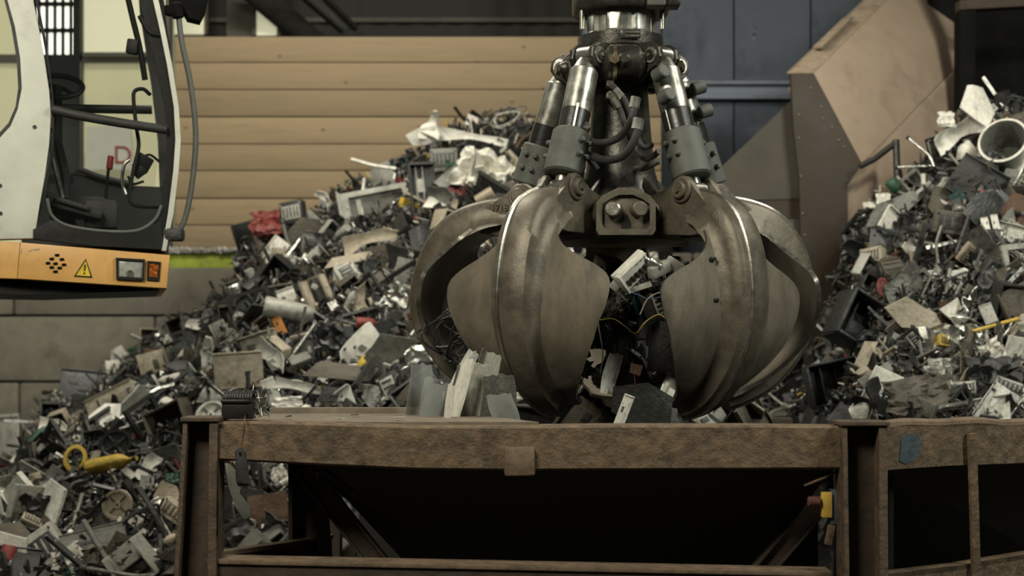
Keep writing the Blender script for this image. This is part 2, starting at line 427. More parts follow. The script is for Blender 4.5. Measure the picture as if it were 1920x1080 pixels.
# lit wall behind the cab, its light put in as glow, with a barred window beside it
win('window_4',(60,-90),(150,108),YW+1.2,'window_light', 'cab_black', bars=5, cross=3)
win('wall_glowing_top',(154,-90),(316,104),YW+1.3,'wall_glow_top','column_grey')  # upper part of the lit wall, its extra brightness put in as glow
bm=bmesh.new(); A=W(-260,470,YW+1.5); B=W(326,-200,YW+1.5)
bx(bm,(0,0,0),(B.x-A.x,0.05,B.z-A.z)); o=finish('wall_glowing',bm,'wall_glow'); o.location=(A+B)/2; struct(o)  # a wall that glows in place of being lit
bm=bmesh.new()
for px in (-120,60,150,318): bx(bm,(W(px,0,YW+1.4).x-(A.x+B.x)/2,-0.1,0),(0.07,0.08,B.z-A.z))
for py in (110,470): bx(bm,(0,-0.1,W(0,py,YW+1.4).z-(A.z+B.z)/2),(B.x-A.x,0.08,0.09))
f=finish('door_frame',bm,'column_grey'); f.parent=o  # bars in front of the glowing wall, which is no door
# pale banner with a red letter hanging in front of the glowing wall
Yb_=YW+1.0
bm=bmesh.new(); prism(bm,[W(162,238,Yb_),W(246,232,Yb_),W(250,318,Yb_),W(160,318,Yb_)],(0,0.02,0))
lit_wall_=o
ban=finish('banner',bm,'cab_white',lit_wall_)
text_mesh('letter','D',0.30,'red_plastic',Matrix.Translation(W(230,292,Yb_-0.012))@Matrix.Rotation(pi/2,4,'X'),ban,0.003)

# blue steel wall on the right
YB = 17.0
seams = [1090,1240,1376,1520,1680,1860,2060]
rowsb = [(-300,150),(190,420),(424,700),(704,980)]
for ra in rowsb:
    for i in range(len(seams)-1):
        A=W(seams[i]+1.5,ra[1],YB); B=W(seams[i+1]-1.5,ra[0],YB)
        nx,nz=18,18; bm=bmesh.new(); g=[]
        dents=[(1325,85,0.16,0.10),(1330,265,0.25,-0.05),(1405,240,0.3,0.06),(1300,250,0.2,0.05)]
        for a in range(nx+1):
            col_=[]
            for b in range(nz+1):
                x=A.x+(B.x-A.x)*a/nx; z=A.z+(B.z-A.z)*b/nz; y=YB
                for (dx,dy,dr,dd) in dents:
                    c=W(dx,dy,YB); d=sqrt((x-c.x)**2+(z-c.z)**2)/dr
                    if d<1: y+=dd*(1-d*d)**2
                y+=0.012*noise.noise(Vector((x*1.5,i,z*1.5)))
                col_.append(bm.verts.new((x,y,z)))
            g.append(col_)
        for a in range(nx):
            for b in range(nz): bm.faces.new((g[a][b],g[a+1][b],g[a+1][b+1],g[a][b+1]))
        bmesh.ops.solidify(bm, geom=bm.faces[:], thickness=0.03)
        struct(finish('wall_right_panel', bm, 'blue_wall', angle=60))
A=W(1090,0,YB); B=W(2060,0,YB)
slab('trim_3', ((A.x+B.x)/2, YB-0.06, W(0,158,YB).z), (B.x-A.x,0.14,0.05), 'blue_wall', 0.01)
slab('trim_4', ((A.x+B.x)/2, YB-0.02, W(0,171,YB).z), (B.x-A.x,0.08,0.15), 'blue_wall', 0.01)
slab('trim_5', ((A.x+B.x)/2, YB-0.06, W(0,185,YB).z), (B.x-A.x,0.14,0.05), 'blue_wall', 0.01)
slab('wall_right_backing', ((A.x+B.x)/2, YB+0.35, 4.5), (B.x-A.x,0.1,9.2), 'dark_wall')
slab('wall_side_left', (-7.9, 9, 4), (0.2, 26, 8.2), 'dark_wall')
slab('wall_side_right', (9.5, 9, 4), (0.2, 26, 8.2), 'dark_wall')

# ------------------------------------------------------------------ scrap heaps: two mounds
def interp(x, pts):
    if x <= pts[0][0]: return pts[0][1]
    for (a,b) in zip(pts, pts[1:]):
        if x <= b[0]:
            t=(x-a[0])/(b[0]-a[0]); return a[1]+(b[1]-a[1])*t
    return pts[-1][1]
SIL_A = [(-200,900),(0,850),(70,830),(110,745),(190,705),(260,660),(300,632),(370,600),(410,560),(445,520),(470,440),(520,412),(600,395),(640,350),(700,330),(760,285),(800,255),(850,240),(900,222),(960,212),(1010,240),(1100,340),(1200,450),(1330,560),(1400,620),(1480,630),(1560,600),(1700,560),(2000,560)]
YA = 14.9
SA = [(W(px,0,YA).x, W(0,py,YA).z) for px,py in SIL_A]
SIL_B = [(1490,760),(1530,650),(1555,590),(1590,470),(1610,405),(1640,372),(1700,345),(1740,300),(1770,250),(1810,205),(1860,190),(1920,200),(2100,160),(2400,150)]
YBK = 12.4
SB = [(W(px,0,YBK).x, W(0,py,YBK).z) for px,py in SIL_B]
def nz_(x,y,s=1.0,o=0): return noise.noise(Vector((x*s+o,y*s,o*1.7)))
def hA(x,y):
    zt=interp(x*YA/max(y,9.0)*0.55+x*0.45, SA); yf=9.7; zf=min(1.0, zt*0.6)
    if y>YA: return zt-(y-YA)*0.8
    if y<yf: return max(0.0, zf-(yf-y)*1.6)
    t=(y-yf)/(YA-yf)
    return zf+(zt-zf)*t**0.85+0.10*nz_(x,y,1.3,3)+0.05*nz_(x,y,3.5,9)
def hB(x,y):
    zt=interp(x*YBK/max(y,8.5)*0.6+x*0.4, SB); yf=9.2; zf=1.85
    if x < 1.9: return -1
    if y>YBK: return zt-(y-YBK)*2.0
    if y<yf: return max(0.0, min(zf,zt)-(yf-y)*2.2)
    t=(y-yf)/(YBK-yf)
    return min(zf,zt)+(zt-min(zf,zt))*t**0.9+0.10*nz_(x,y,1.3,5)+0.05*nz_(x,y,3.5,2)
def mound(name, h, x0,x1,y0,y1, label, nx=150, ny=70):
    bm=bmesh.new(); g=[]
    for i in range(nx+1):
        r_=[]
        for j in range(ny+1):
            x=x0+(x1-x0)*i/nx; y=y0+(y1-y0)*j/ny
            z=max(0.0,h(x,y)-0.10+0.10*nz_(x,y,8,1))
            r_.append(bm.verts.new((x,y,z)))
        g.append(r_)
    for i in range(nx):
        for j in range(ny): bm.faces.new((g[i][j],g[i+1][j],g[i+1][j+1],g[i][j+1]))
    return tag(finish(name,bm,smat('black'),angle=20), label, 'scrap heap', kind='stuff')
def hit(px,py,h,y0=8.9,y1=15.3):
    y=y0
    while y<y1:
        p=W(px,py,y)
        if h(p.x,p.y)>=p.z: return p
        y+=0.02
    return None
SKY=[]
# ------------------------------------------------------------------ orange-peel grab
GX, GY = 0.585, 7.6
AZ = [-38, 39, 107, 179, -109]
OPEN = {-38:0.0, 39:-4.5, 107:3.0, 179:0, -109:5.0}
grab = thing('scrap_grab', 'dark steel five-claw hydraulic scrap grab hanging above the rusty hopper', 'grab', (GX, GY, 2.24))
def frame_az(az):
    a=radians(az); d=Vector((sin(a),-cos(a),0)); t=Vector((cos(a),sin(a),0)); return d,t
def GP(az,r,t,z):
    d,tt=frame_az(az); return Vector((GX,GY,0))+d*r+tt*t+Vector((0,0,z))
PIV=(0.36,3.30)
def rotp(r,z,deg):
    a=radians(deg); dr,dz=r-PIV[0],z-PIV[1]
    return PIV[0]+dr*cos(a)-dz*sin(a), PIV[1]+dr*sin(a)+dz*cos(a)
PROF=[(0.50,3.385),(0.62,3.405),(0.76,3.37),(0.875,3.29),(0.955,3.15),(1.00,2.97),(1.01,2.80),(0.985,2.64),(0.915,2.49),(0.80,2.35),(0.68,2.275),(0.575,2.245)]
RS = {-38:1.0, 39:1.0, 107:1.12, 179:1.0, -109:1.18}
def lerp_tab(t,tab):
    return interp(t,tab)
CUT_W=[(2.20,.10),(2.26,.15),(2.315,.215),(2.40,.29),(2.48,.35),(2.57,.405),(2.67,.445),(2.76,.485),(2.84,.503),(2.90,.503),(2.94,.485),(2.98,.44),(3.01,.39),(3.05,.31),(3.09,.25),(3.13,.205),(3.2,.16),(3.4,.12)]
def claw(az):
    op=OPEN[az]
    P=crom([(r,0,z) for r,z in PROF], 7)
    n=len(P)
    nor=[]
    for i in range(n):
        t=P[min(i+1,n-1)]-P[max(i-1,0)]; t.normalize(); nor.append(Vector((t.z,0,-t.x))*-1)
    # make normals point outward (away from grab axis/up)
    for i in range(n):
        c=P[i]-Vector((0.35,0,2.85))
        if nor[i].dot(c)<0: nor[i]=-nor[i]
    rs=RS[az]
    def place(r,t,z):
        if r>0.66: r=0.66+(r-0.66)*(1+(rs-1)*2.6)
        r2,z2=rotp(r,z,op); return GP(az,r2,t,z2)
    # --- rib: heavy curved casting
    bm=bmesh.new(); rings=[]
    for i in range(n):
        u=i/(n-1)
        d=interp(u,[(0,0.10),(0.1,0.16),(0.25,0.17),(0.5,0.135),(0.8,0.10),(1,0.07)])
        w=interp(u,[(0,0.055),(0.08,0.085),(0.22,0.11),(0.5,0.108),(0.8,0.085),(0.95,0.07),(1,0.055)])
        sec=[(-w*1.45,-d),(-w*1.12,-d*0.80),(-w,-d*0.5),(-w*0.94,-d*0.18),(-w*0.72,-0.010),(-w*0.52,0.0),(-w*0.47,0.012),(-w*0.37,0.012),(-w*0.32,0.0),(w*0.2,0.003),(w*0.68,-0.008),(w*0.93,-d*0.16),(w,-d*0.5),(w*1.12,-d*0.80),(w*1.45,-d),(0,-d*1.02)]
        rings.append([bm.verts.new(place(P[i].x+nor[i].x*o, t, P[i].z+nor[i].z*o)) for t,o in sec])
    m=len(rings[0])
    for i in range(n-1):
        for k in range(m): 
            f=bm.faces.new((rings[i][k],rings[i][(k+1)%m],rings[i+1][(k+1)%m],rings[i+1][k]))
            if k in (5,6,7): f.material_index=1
    bm.faces.new(rings[0][::-1]); bm.faces.new(rings[-1])
    c=finish('claw', bm, ['rib_steel','worn_edge_steel'], grab, angle=50)
    # --- shell (leaf shaped blade)
    bm=bmesh.new(); rows_=[]; NS=22
    i0=int(n*0.27)
    for i in range(i0,n):
        u=i/(n-1); d=interp(u,[(0,0.10),(0.1,0.15),(0.25,0.155),(0.5,0.12),(0.8,0.085),(1,0.05)])
        cr=P[i].x-nor[i].x*d; cz=P[i].z-nor[i].z*d
        w=interp(P[i].z,CUT_W); row=[]
        for k in range(NS+1):
            s=-1+2*k/NS; t=w*s
            drop=0.17*t*t
            zl = cz + (0.02*abs(s)**2)
            row.append(bm.verts.new(place(cr-drop, t, zl)))
        rows_.append(row)
    TH=0.024; inn=[]
    cc_=GP(az,0.1,0,2.85)
    for r_ in rows_: inn.append([bm.verts.new(v.co+(cc_-v.co).normalized()*TH) for v in r_])
    R_=len(rows_)
    for i in range(R_-1):
        for k in range(NS):
            bm.faces.new((rows_[i][k],rows_[i][k+1],rows_[i+1][k+1],rows_[i+1][k])); bm.faces.new((inn[i][k],inn[i+1][k],inn[i+1][k+1],inn[i][k+1]))
        for k in (0,NS): bm.faces.new((rows_[i][k],rows_[i+1][k],inn[i+1][k],inn[i][k])).material_index=1
    for q in (0,R_-1):
        for k in range(NS): bm.faces.new((rows_[q][k],rows_[q][k+1],inn[q][k+1],inn[q][k]))
    finish('claw_shell', bm, ['claw_steel','worn_edge_steel'], c, angle=40)
    # --- cheek plates with cylinder eye
    for s in (-1,1):
        bm=bmesh.new()
        out=[(0.29,3.22),(0.275,3.30),(0.31,3.375),(0.38,3.395),(0.435,3.405),(0.475,3.455),(0.52,3.482),(0.575,3.475),(0.605,3.44),(0.64,3.395),(0.70,3.36),(0.76,3.30),(0.78,3.24),(0.74,3.19),(0.62,3.180),(0.45,3.175)]
        prism(bm,[place(r,s*0.062,z) for r,z in out], frame_az(az)[1]*(s*0.035), 0, 0.007)
        a=place(0.548,s*0.095,3.405)
        d,t=frame_az(az)
        cyl(bm,a,a+t*s*0.018,0.066,seg=28,bev=0.006); cyl(bm,a,a+t*s*0.040,0.044,seg=24,bev=0.006)
        cyl(bm,a,a+t*s*0.050,0.017,seg=6)
        b=place(0.36,s*0.095,3.29); cyl(bm,b,b+t*s*0.03,0.058,seg=24,bev=0.006)
        # oval cast pad
        e=place(0.66,s*0.092,3.27)
        bx(bm,e,(0.10,0.02,0.06),Matrix((d,t,Vector((0,0,1)))).transposed(),0.008)
        finish('claw_cheek', bm, 'rib_steel', c, angle=40)
    bm=bmesh.new(); cyl(bm,place(0.548,-0.075,3.405),place(0.548,0.075,3.405),0.034,seg=18); finish('pin',bm,'worn_edge_steel',c)
    if az==-109:
        d,t=frame_az(az); 
        # raised cast figures on the cheek that faces the camera
        rot=Matrix((-d, Vector((0,0,1)), (t if t.y<0 else -t))).transposed().to_4x4()
        sgn = 1 if t.y<0 else -1
        for s_,r_,z_ in (('1718',0.66,3.335),('Z10 E1Z',0.70,3.245)):
            text_mesh('cast_figures',s_,0.052,'rib_steel',Matrix.Translation(place(r_,sgn*0.100,z_))@rot,c,0.006)
    if az==39:
        # small cleats where blade meets rib
        for z in (3.10,2.86,2.62):
            bm=bmesh.new()
            i=min(range(n),key=lambda k:abs(P[k].z-z)); 
            for s in (-1,):
                bx(bm,place(P[i].x-nor[i].x*0.125,s*0.168,P[i].z-nor[i].z*0.13),(0.03,0.02,0.018),(0,0,radians(az)),0.003)
            finish('weld_cleat',bm,'black_band',c)
    return c
for a in AZ: claw(a)
# lower hub
bm=bmesh.new(); lathe(bm,(GX,GY),[(0.10,3.16),(0.34,3.16),(0.37,3.19),(0.37,3.33),(0.35,3.36),(0.10,3.36)],48)
finish('lower_hub',bm,'rib_steel',grab)
bm=bmesh.new(); lathe(bm,(GX,GY),[(0.36,3.36),(0.36,3.375),(0.26,3.39),(0.215,3.44),(0.185,3.55),(0.165,3.75),(0.15,3.95),(0.15,4.06)],40)
for az in range(0,360,36):
    d,t=frame_az(az); prism(bm,[GP(az,0.17,-0.01,3.52),GP(az,0.335,-0.01,3.375),GP(az,0.17,-0.01,3.375)],t*0.02)
finish('column',bm,'oily_steel',grab)
# brackets between the claws
for az in [-1,71,143,-145,-73]:
    bm=bmesh.new(); d,t=frame_az(az)
    o=[(-0.135,3.165),(-0.150,3.19),(-0.150,3.33),(-0.12,3.365),(-0.04,3.405),(0.04,3.405),(0.12,3.365),(0.150,3.33),(0.150,3.19),(0.135,3.165)]
    prism(bm,[GP(az,0.36,x,z) for x,z in o], d*0.10,0,0.010)
    inn=[(-0.105,3.195),(-0.120,3.215),(-0.120,3.32),(-0.085,3.345),(-0.035,3.368),(0.035,3.368),(0.085,3.345),(0.120,3.32),(0.120,3.215),(0.105,3.195)]
    ringprism(bm,[GP(az,0.455,x,z) for x,z in o],[GP(az,0.455,x,z) for x,z in inn], d*0.03)
    b=finish('hub_bracket',bm,'rib_steel',grab)
    for s in (-1,1):
        bm=bmesh.new(); p=GP(az,0.44,s*0.052,3.295); cyl(bm,p,p+(d*0.075+t*s*0.02),0.040,seg=24,bev=0.007); finish('pin',bm,'worn_edge_steel' if s<0 else 'rib_steel',b)
    bm=bmesh.new(); prism(bm,[GP(az,0.462,-0.018,3.17),GP(az,0.462,-0.026,3.22),GP(az,0.462,-0.008,3.27),GP(az,0.462,0.008,3.27),GP(az,0.462,0.026,3.22),GP(az,0.462,0.018,3.17)],d*0.004); finish('slot',bm,'black_band',b)
# upper hub
bm=bmesh.new(); lathe(bm,(GX,GY),[(0.12,3.99),(0.17,4.02),(0.215,4.05),(0.225,4.10),(0.225,4.185),(0.205,4.20),(0.10,4.20)],40)
finish('upper_hub',bm,'oily_steel',grab)
for az in AZ:
    bm=bmesh.new(); d,t=frame_az(az)
    for s in (-1,1):
        o=[(0.12,4.00),(0.12,4.19),(0.24,4.19),(0.31,4.185),(0.365,4.15),(0.375,4.10),(0.345,4.055),(0.29,4.04),(0.22,3.99)]
        prism(bm,[GP(az,r,s*0.048,z) for r,z in o], t*s*0.028,0,0.006)
        a=GP(az,0.312,s*0.076,4.115); cyl(bm,a,a+t*s*0.010,0.044,seg=22,bev=0.003,mi=1); cyl(bm,a,a+t*s*0.018,0.026,seg=18,mi=0); cyl(bm,a,a+t*s*0.024,0.010,seg=6,mi=1)
    finish('cylinder_lug',bm,['oily_steel','chrome_steel'],grab)
for az in [-1,71,143,-145,-73]:
    bm=bmesh.new(); d,t=frame_az(az)
    c=GP(az,0.235,0,4.085)
    cyl(bm,c-t*0.115,c+t*0.115,0.088,seg=32,bev=0.035)
    cyl(bm,c-t*0.055,c-t*0.035,0.094,seg=32,mi=1); cyl(bm,c+d*0.06,c+d*0.115,0.045,0.03,seg=20,bev=0.01)
    cyl(bm,c-t*0.05+d*0.075,c-t*0.05+d*0.118,0.028,seg=6,mi=1)
    bmesh.ops.translate(bm,verts=bm.verts,vec=(0,0,-0.0))
    finish('hub_knuckle',bm,['oily_steel','bronze'],grab)
# rotator
bm=bmesh.new(); lathe(bm,(GX,GY),[(0.10,4.19),(0.222,4.19),(0.226,4.21),(0.226,4.255),(0.20,4.27),(0.195,4.28),(0.195,4.40),(0.10,4.41)],72,flute=(4.279,4.401,9,0.016))
rot_=finish('rotator',bm,'chrome_steel',grab)
bm=bmesh.new(); lathe(bm,(GX,GY),[(0.10,4.192),(0.229,4.192),(0.231,4.21),(0.231,4.262),(0.10,4.268)],48); finish('rotator_collar',bm,'oily_steel',grab)
bm=bmesh.new(); lathe(bm,(GX,GY),[(0.15,4.385),(0.252,4.385),(0.262,4.40),(0.262,4.47),(0.24,4.485),(0.22,4.49),(0.22,4.56),(0.16,4.57),(0.14,4.72),(0.12,5.2)],48)
finish('rotator_flange',bm,'oily_steel',grab)
bm=bmesh.new(); a=W(1150,0,7.42)
prism(bm,[Vector((GX+0.02,GY-0.27,4.50)),Vector((GX+0.34,GY-0.22,4.50)),Vector((GX+0.34,GY+0.2,4.50)),Vector((GX+0.02,GY+0.2,4.50))],(0,0,0.09),0,0.01)
bx(bm,(GX+0.17,GY-0.20,4.42),(0.10,0.10,0.075),None,0.01,1)
bx(bm,(GX+0.26,GY-0.16,4.44),(0.08,0.12,0.10),None,0.01,0)
finish('valve_block',bm,['oily_steel','sleeve_grey'],grab)
for s in (-1,1):
    bm=bmesh.new(); x=GX+s*0.212; cyl(bm,(x,GY-0.12,4.285),(x,GY-0.12,4.385),0.014,seg=12); finish('bolt',bm,'worn_edge_steel',grab)
bm=bmesh.new(); bx(bm,(GX+0.035,GY-0.233,4.235),(0.105,0.008,0.045),None,0.001,0)
for k in range(2): bx(bm,(GX+0.044,GY-0.239,4.246-0.020*k),(0.075,0.004,0.010),None,0,1)
finish('rating_plate',bm,['black_band','worn_edge_steel'],grab)
# cylinders
PORT={-38:0,39:-1,107:-1,179:1,-109:-1}
for az in AZ:
    d,t=frame_az(az); A=GP(az,0.312,0,4.115)
    r2,z2=rotp(0.548,3.405,OPEN[az]); B=GP(az,r2,0,z2); ax=(B-A); L=ax.length; ax.normalize(); q=ax.to_track_quat('Z','X')
    outw=(t.cross(ax)).normalized(); 
    if outw.dot(d)<0: outw=-outw
    bm=bmesh.new()
    cyl(bm,A-t*0.045,A+t*0.045,0.052,seg=24,bev=0.006); cyl(bm,A+ax*0.02,A+ax*0.10,0.045,0.070,seg=28)
    cyl(bm,A+ax*0.085,A+ax*0.385,0.076,seg=36,bev=0.006)
    cy=finish('hydraulic_cylinder',bm,'chrome_steel',grab)
    bm=bmesh.new(); cyl(bm,A+ax*0.32,A+ax*0.46,0.0768,seg=36); finish('barrel_band',bm,['black_band'],cy)
    bm=bmesh.new()
    for k,(w0,w1) in enumerate(((0.5,0.9),(2.7,3.3),(4.6,4.9))):
        a0=[A+ax*0.33+(outw*cos(w0)+t*sin(w0))*0.079]; 
        cyl(bm,A+ax*0.30+(outw*cos((w0+w1)/2)+t*sin((w0+w1)/2))*0.066,A+ax*0.46+(outw*cos((w0+w1)/2)+t*sin((w0+w1)/2))*0.066,0.0125,seg=8)
    finish('worn_streak',bm,'chrome_steel',cy)
    bm=bmesh.new(); cyl(bm,A+ax*0.435,A+ax*(L-0.07),0.099,0.104,seg=40,bev=0.010); sl=finish('sleeve',bm,'sleeve_grey',cy)
    for ang in (1.25,1.75,-1.25,-1.75):
        for k in (0.50,0.575):
            bm=bmesh.new(); v=(outw*cos(ang)+t*sin(ang)); c=A+ax*k+v*0.095
            cyl(bm,c,c+v*0.032,0.016,0.013,seg=10,bev=0.004); finish('bolt',bm,'sleeve_grey',sl)
    bm=bmesh.new(); cyl(bm,A+ax*(L-0.12),B,0.038,seg=20); cyl(bm,B-t*0.05,B+t*0.05,0.048,seg=22,bev=0.006); finish('rod_eye',bm,'chrome_steel',cy)
    ps=PORT[az]
    for k in ((0.14,0.27) if ps else ()):
        bm=bmesh.new(); v=(t*ps+outw*0.35).normalized(); c=A+ax*k
        cyl(bm,c+v*0.05,c+v*0.115,0.022,seg=14); e=c+v*0.115; cyl(bm,e-outw*0.02,e+outw*0.055,0.036,seg=22,bev=0.006)
        finish('port_fitting',bm,'sleeve_grey',cy)
# hoses around the column
def hose(pts,r=0.019,m='rubber'):
    bm=bmesh.new(); tube(bm,pts,r,10,8)
    a,b=Vector(pts[0]),Vector(pts[1]); v=(b-a).normalized(); cyl(bm,a,a+v*0.055,r*1.35,seg=6,mi=1)
    finish('hydraulic_hose',bm,[m,'chrome_steel'],grab)
hose([W(1193,182,7.0),W(1183,225,7.0),W(1160,258,7.08),W(1125,268,7.15),W(1100,262,7.3)])
hose([W(1198,222,6.95),W(1190,262,6.95),W(1168,292,7.0),W(1135,300,7.1),W(1102,290,7.3)],0.021)
hose([W(1152,168,7.2),W(1172,188,7.2),W(1182,215,7.2),W(1192,250,7.25),W(1205,275,7.25),W(1222,272,7.3)],0.015)
hose([W(1150,185,7.2),W(1165,210,7.2),W(1172,235,7.2),W(1190,275,7.3),W(1212,298,7.2),W(1236,284,7.1)],0.015)
hose([W(1236,300,7.05),W(1210,315,7.1),W(1190,318,7.2),W(1185,345,7.25)],0.015)
hose([W(1100,235,7.2),W(1092,262,7.3),W(1100,290,7.3),W(1120,318,7.3)],0.018)
for p in ((1150,160),(1150,182)):
    bm=bmesh.new(); a=W(p[0]-6,p[1]-4,7.36); cyl(bm,a,W(p[0]+8,p[1]+10,7.22),0.016,seg=6); cyl(bm,a+Vector((0,0,0)),a+Vector((0,0.1,0)),0.022,seg=6); finish('hose_fitting',bm,'chrome_steel',grab)

# ------------------------------------------------------------------ hopper (rusty container) in front
HXc=0.4
hop=thing('scrap_hopper','big rusty steel hopper frame the grab is emptying into','hopper',(0.2,7.5,0.0))
def bar(name,a,b,w,h,tf,tw,side,m='rust',parent=hop):
    bm=bmesh.new(); ibeam(bm,a,b,w,h,tf,tw,side); return finish(name,bm,m,parent)
YH=6.0
# top beam front: channel with folded flange and a slight sag
pts_t=[(398,791),(470,790),(600,793),(780,799),(960,799),(1150,797),(1400,797),(1590,799)]
pts_b=[(398,863),(470,866),(600,873),(780,881),(960,883),(1150,882),(1400,881),(1590,880)]
bm=bmesh.new(); ring=[]
for (a,b) in zip(pts_t,pts_b):
    T=W(a[0],a[1],YH); B=W(b[0],b[1],YH)
    ring.append([bm.verts.new(p) for p in (T+Vector((0,0.012,0)),T+Vector((0,0,-0.010)),B+Vector((0,0,0.010)),B+Vector((0,0.012,0)),B+Vector((0,0.15,0)),B+Vector((0,0.15,0.02)),B+Vector((0,0.03,0.02)),T+Vector((0,0.03,-0.02)),T+Vector((0,0.15,-0.02)),T+Vector((0,0.15,0)))])
for i in range(len(ring)-1):
    for k in range(10): bm.faces.new((ring[i][k],ring[i][(k+1)%10],ring[i+1][(k+1)%10],ring[i+1][k]))
bm.faces.new(ring[0][::-1]); bm.faces.new(ring[-1])
finish('top_beam',bm,'rust',hop)
# welded plate on the beam
bm=bmesh.new(); a=W(945,838,YH-0.03); b=W(1003,893,YH-0.03)
bx(bm,((a.x+b.x)/2,YH-0.015,(a.z+b.z)/2),(b.x-a.x,0.035,a.z-b.z),(0,radians(-1),0),0.012)
finish('lifting_pad',bm,'rust_edge',hop)
# posts
def post(xl0,xr0,xl1,xr1,yt,Yp,name='post',depth=0.16,extra=0,m='rust_post'):
    """upright channel: two flanges toward the camera with a recessed web"""
    bm=bmesh.new()
    T0,T1=W(xl0,yt,Yp),W(xr0,yt,Yp); B0,B1=W(xl1,1080,Yp),W(xr1,1080,Yp)
    k=(T0.z-0.0)/(T0.z-B0.z); 
    G0=T0+(B0-T0)*k; G1=T1+(B1-T1)*k
    tf=0.020
    def quadprism(p,q,r_,s_,dy,mi=0): prism(bm,[p,q,r_,s_],(0,dy,0),mi,0.003)
    X=Vector((tf,0,0))
    quadprism(T0,T0+X,G0+X,G0,depth); 
    quadprism(T1-X*1.8,T1,G1,G1-X*1.8,depth)
    o=Vector((0,depth*0.55,0)); quadprism(T0+o+X,T1+o-X,G1+o-X,G0+o+X,0.015,1)
    bx(bm,((T0.x+T1.x)/2,Yp+depth/2,T0.z+0.006),(T1.x-T0.x+0.02,depth+0.02,0.018),None,0.003)
    return finish(name,bm,[m,'rust_dark'],hop)
post(343,408,326,405,789,5.98)
post(1580,1664,1584,1666,797,5.94)
post(540,600,541,618,866,6.7,m='rust_dark')
# lower rail in front
bm=bmesh.new()
a=W(388,1048,YH); b=W(1560,1072,YH)
for (A,B) in ((a,b),):
    prism(bm,[A,B,B+Vector((0,0,-0.022)),A+Vector((0,0,-0.022))],(0,0.14,0),0,0.005)
    prism(bm,[A+Vector((0,0.012,-0.02)),B+Vector((0,0.012,-0.02)),B+Vector((0,0.012,-0.20)),A+Vector((0,0.012,-0.20))],(0,0.02,0),1)
finish('lower_rail',bm,['rust_edge','rust_dark'],hop)
# side rail at the left end and the corner shelf
bm=bmesh.new(); a=W(400,1037,6.05); b=W(620,1006,6.9)
prism(bm,[a,b,b+Vector((0,0,-0.02)),a+Vector((0,0,-0.02))],(0.0,0.10,0),0); prism(bm,[a+Vector((0,.03,-0.01)),b+Vector((0,.03,-0.01)),b+Vector((0,.03,-0.22)),a+Vector((0,.03,-0.22))],(0,0.02,0),1)
finish('end_rail',bm,['rust_edge','rust_dark'],hop)
zt=W(0,790,YH).z
bm=bmesh.new(); 
sh=[(W(402,0,6.1).x,6.10),(W(1010,0,6.1).x,6.10),(W(860,0,6.95).x,6.95),(W(505,0,6.9).x,6.9)]
prism(bm,[Vector((x,y,zt-0.012+0.004)) for x,y in sh],(0,0,-0.03),0)
bx(bm,((sh[2][0]+sh[3][0])/2,6.92,zt-0.03),(sh[2][0]-sh[3][0],0.05,0.10),None,0.006)
finish('corner_plate',bm,'dust_steel',hop)
# hopper belly: sloping plates
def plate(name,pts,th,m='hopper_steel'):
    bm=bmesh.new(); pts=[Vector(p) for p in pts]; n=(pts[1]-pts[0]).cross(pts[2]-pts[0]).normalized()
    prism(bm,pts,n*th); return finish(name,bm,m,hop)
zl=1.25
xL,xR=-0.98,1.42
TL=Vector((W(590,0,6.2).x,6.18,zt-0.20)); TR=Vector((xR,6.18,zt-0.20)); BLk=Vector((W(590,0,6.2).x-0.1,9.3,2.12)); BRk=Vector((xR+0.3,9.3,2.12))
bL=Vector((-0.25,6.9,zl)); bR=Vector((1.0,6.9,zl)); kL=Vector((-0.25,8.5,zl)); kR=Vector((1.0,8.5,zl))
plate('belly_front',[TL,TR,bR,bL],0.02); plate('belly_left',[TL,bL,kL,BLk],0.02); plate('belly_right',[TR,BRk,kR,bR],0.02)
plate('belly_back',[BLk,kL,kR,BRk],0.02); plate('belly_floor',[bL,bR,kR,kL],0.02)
bm=bmesh.new(); bx(bm,(0.25,9.33,2.06),(3.2,0.12,0.14),None,0.01); finish('back_beam',bm,'rust_dark',hop)
for x in (-1.2,1.75):
    bm=bmesh.new(); bx(bm,(x,9.33,1.0),(0.14,0.14,2.0),None,0.01); finish('post',bm,'rust_dark',hop)
bar('brace',W(570,878,6.35),W(712,1058,6.35),0.09,0.07,0.012,0.012,(1,0,0.6),'rust_dark')
bar('brace',W(1552,925,6.35),W(1420,1080,6.35),0.09,0.07,0.012,0.012,(1,0,-0.6),'rust_dark')
bar('brace',W(600,885,6.2),W(930,1120,6.9),0.05,0.05,0.01,0.01,(1,0,0.6),'hopper_steel')
# right bay: receding top rail with rolled lip, fascia, thin stay, lower rail
def SP(px,py):   # point on the receding side plane seen at px
    X0,Y0=W(1664,0,6.0).x,6.0; X1,Y1=W(1920,0,6.5).x,6.5
    k=(Y1-Y0)/(X1-X0); rx=(px-960)/F; Y=(Y0-k*X0)/(1-k*rx); return W(px,py,Y)
E=2150
bm=bmesh.new(); pts=[SP(1664,794)+Vector((0,0.02,0)),SP(1700,789),SP(1760,790),SP(1830,786),SP(1880,791),SP(1920,789),SP(2000,786),SP(E,782)]
tube(bm,[p+Vector((0,0.03,-0.015)) for p in pts],0.026,10,5)
finish('rolled_lip',bm,'rust_edge',hop)
bm=bmesh.new(); prism(bm,[SP(1664,800),SP(E,795),SP(E,858),SP(1920,868),SP(1780,873),SP(1664,881)],(0.0,0.02,0)); finish('side_fascia',bm,'rust',hop)
bm=bmesh.new(); q=[SP(1690,825),SP(1700,812),SP(1722,816),SP(1727,838),SP(1716,862),SP(1697,870),SP(1686,864)]
prism(bm,[p+Vector((0,-0.004,0)) for p in q],(0,0.004,0)); finish('paint_patch',bm,'blue_paint',hop)
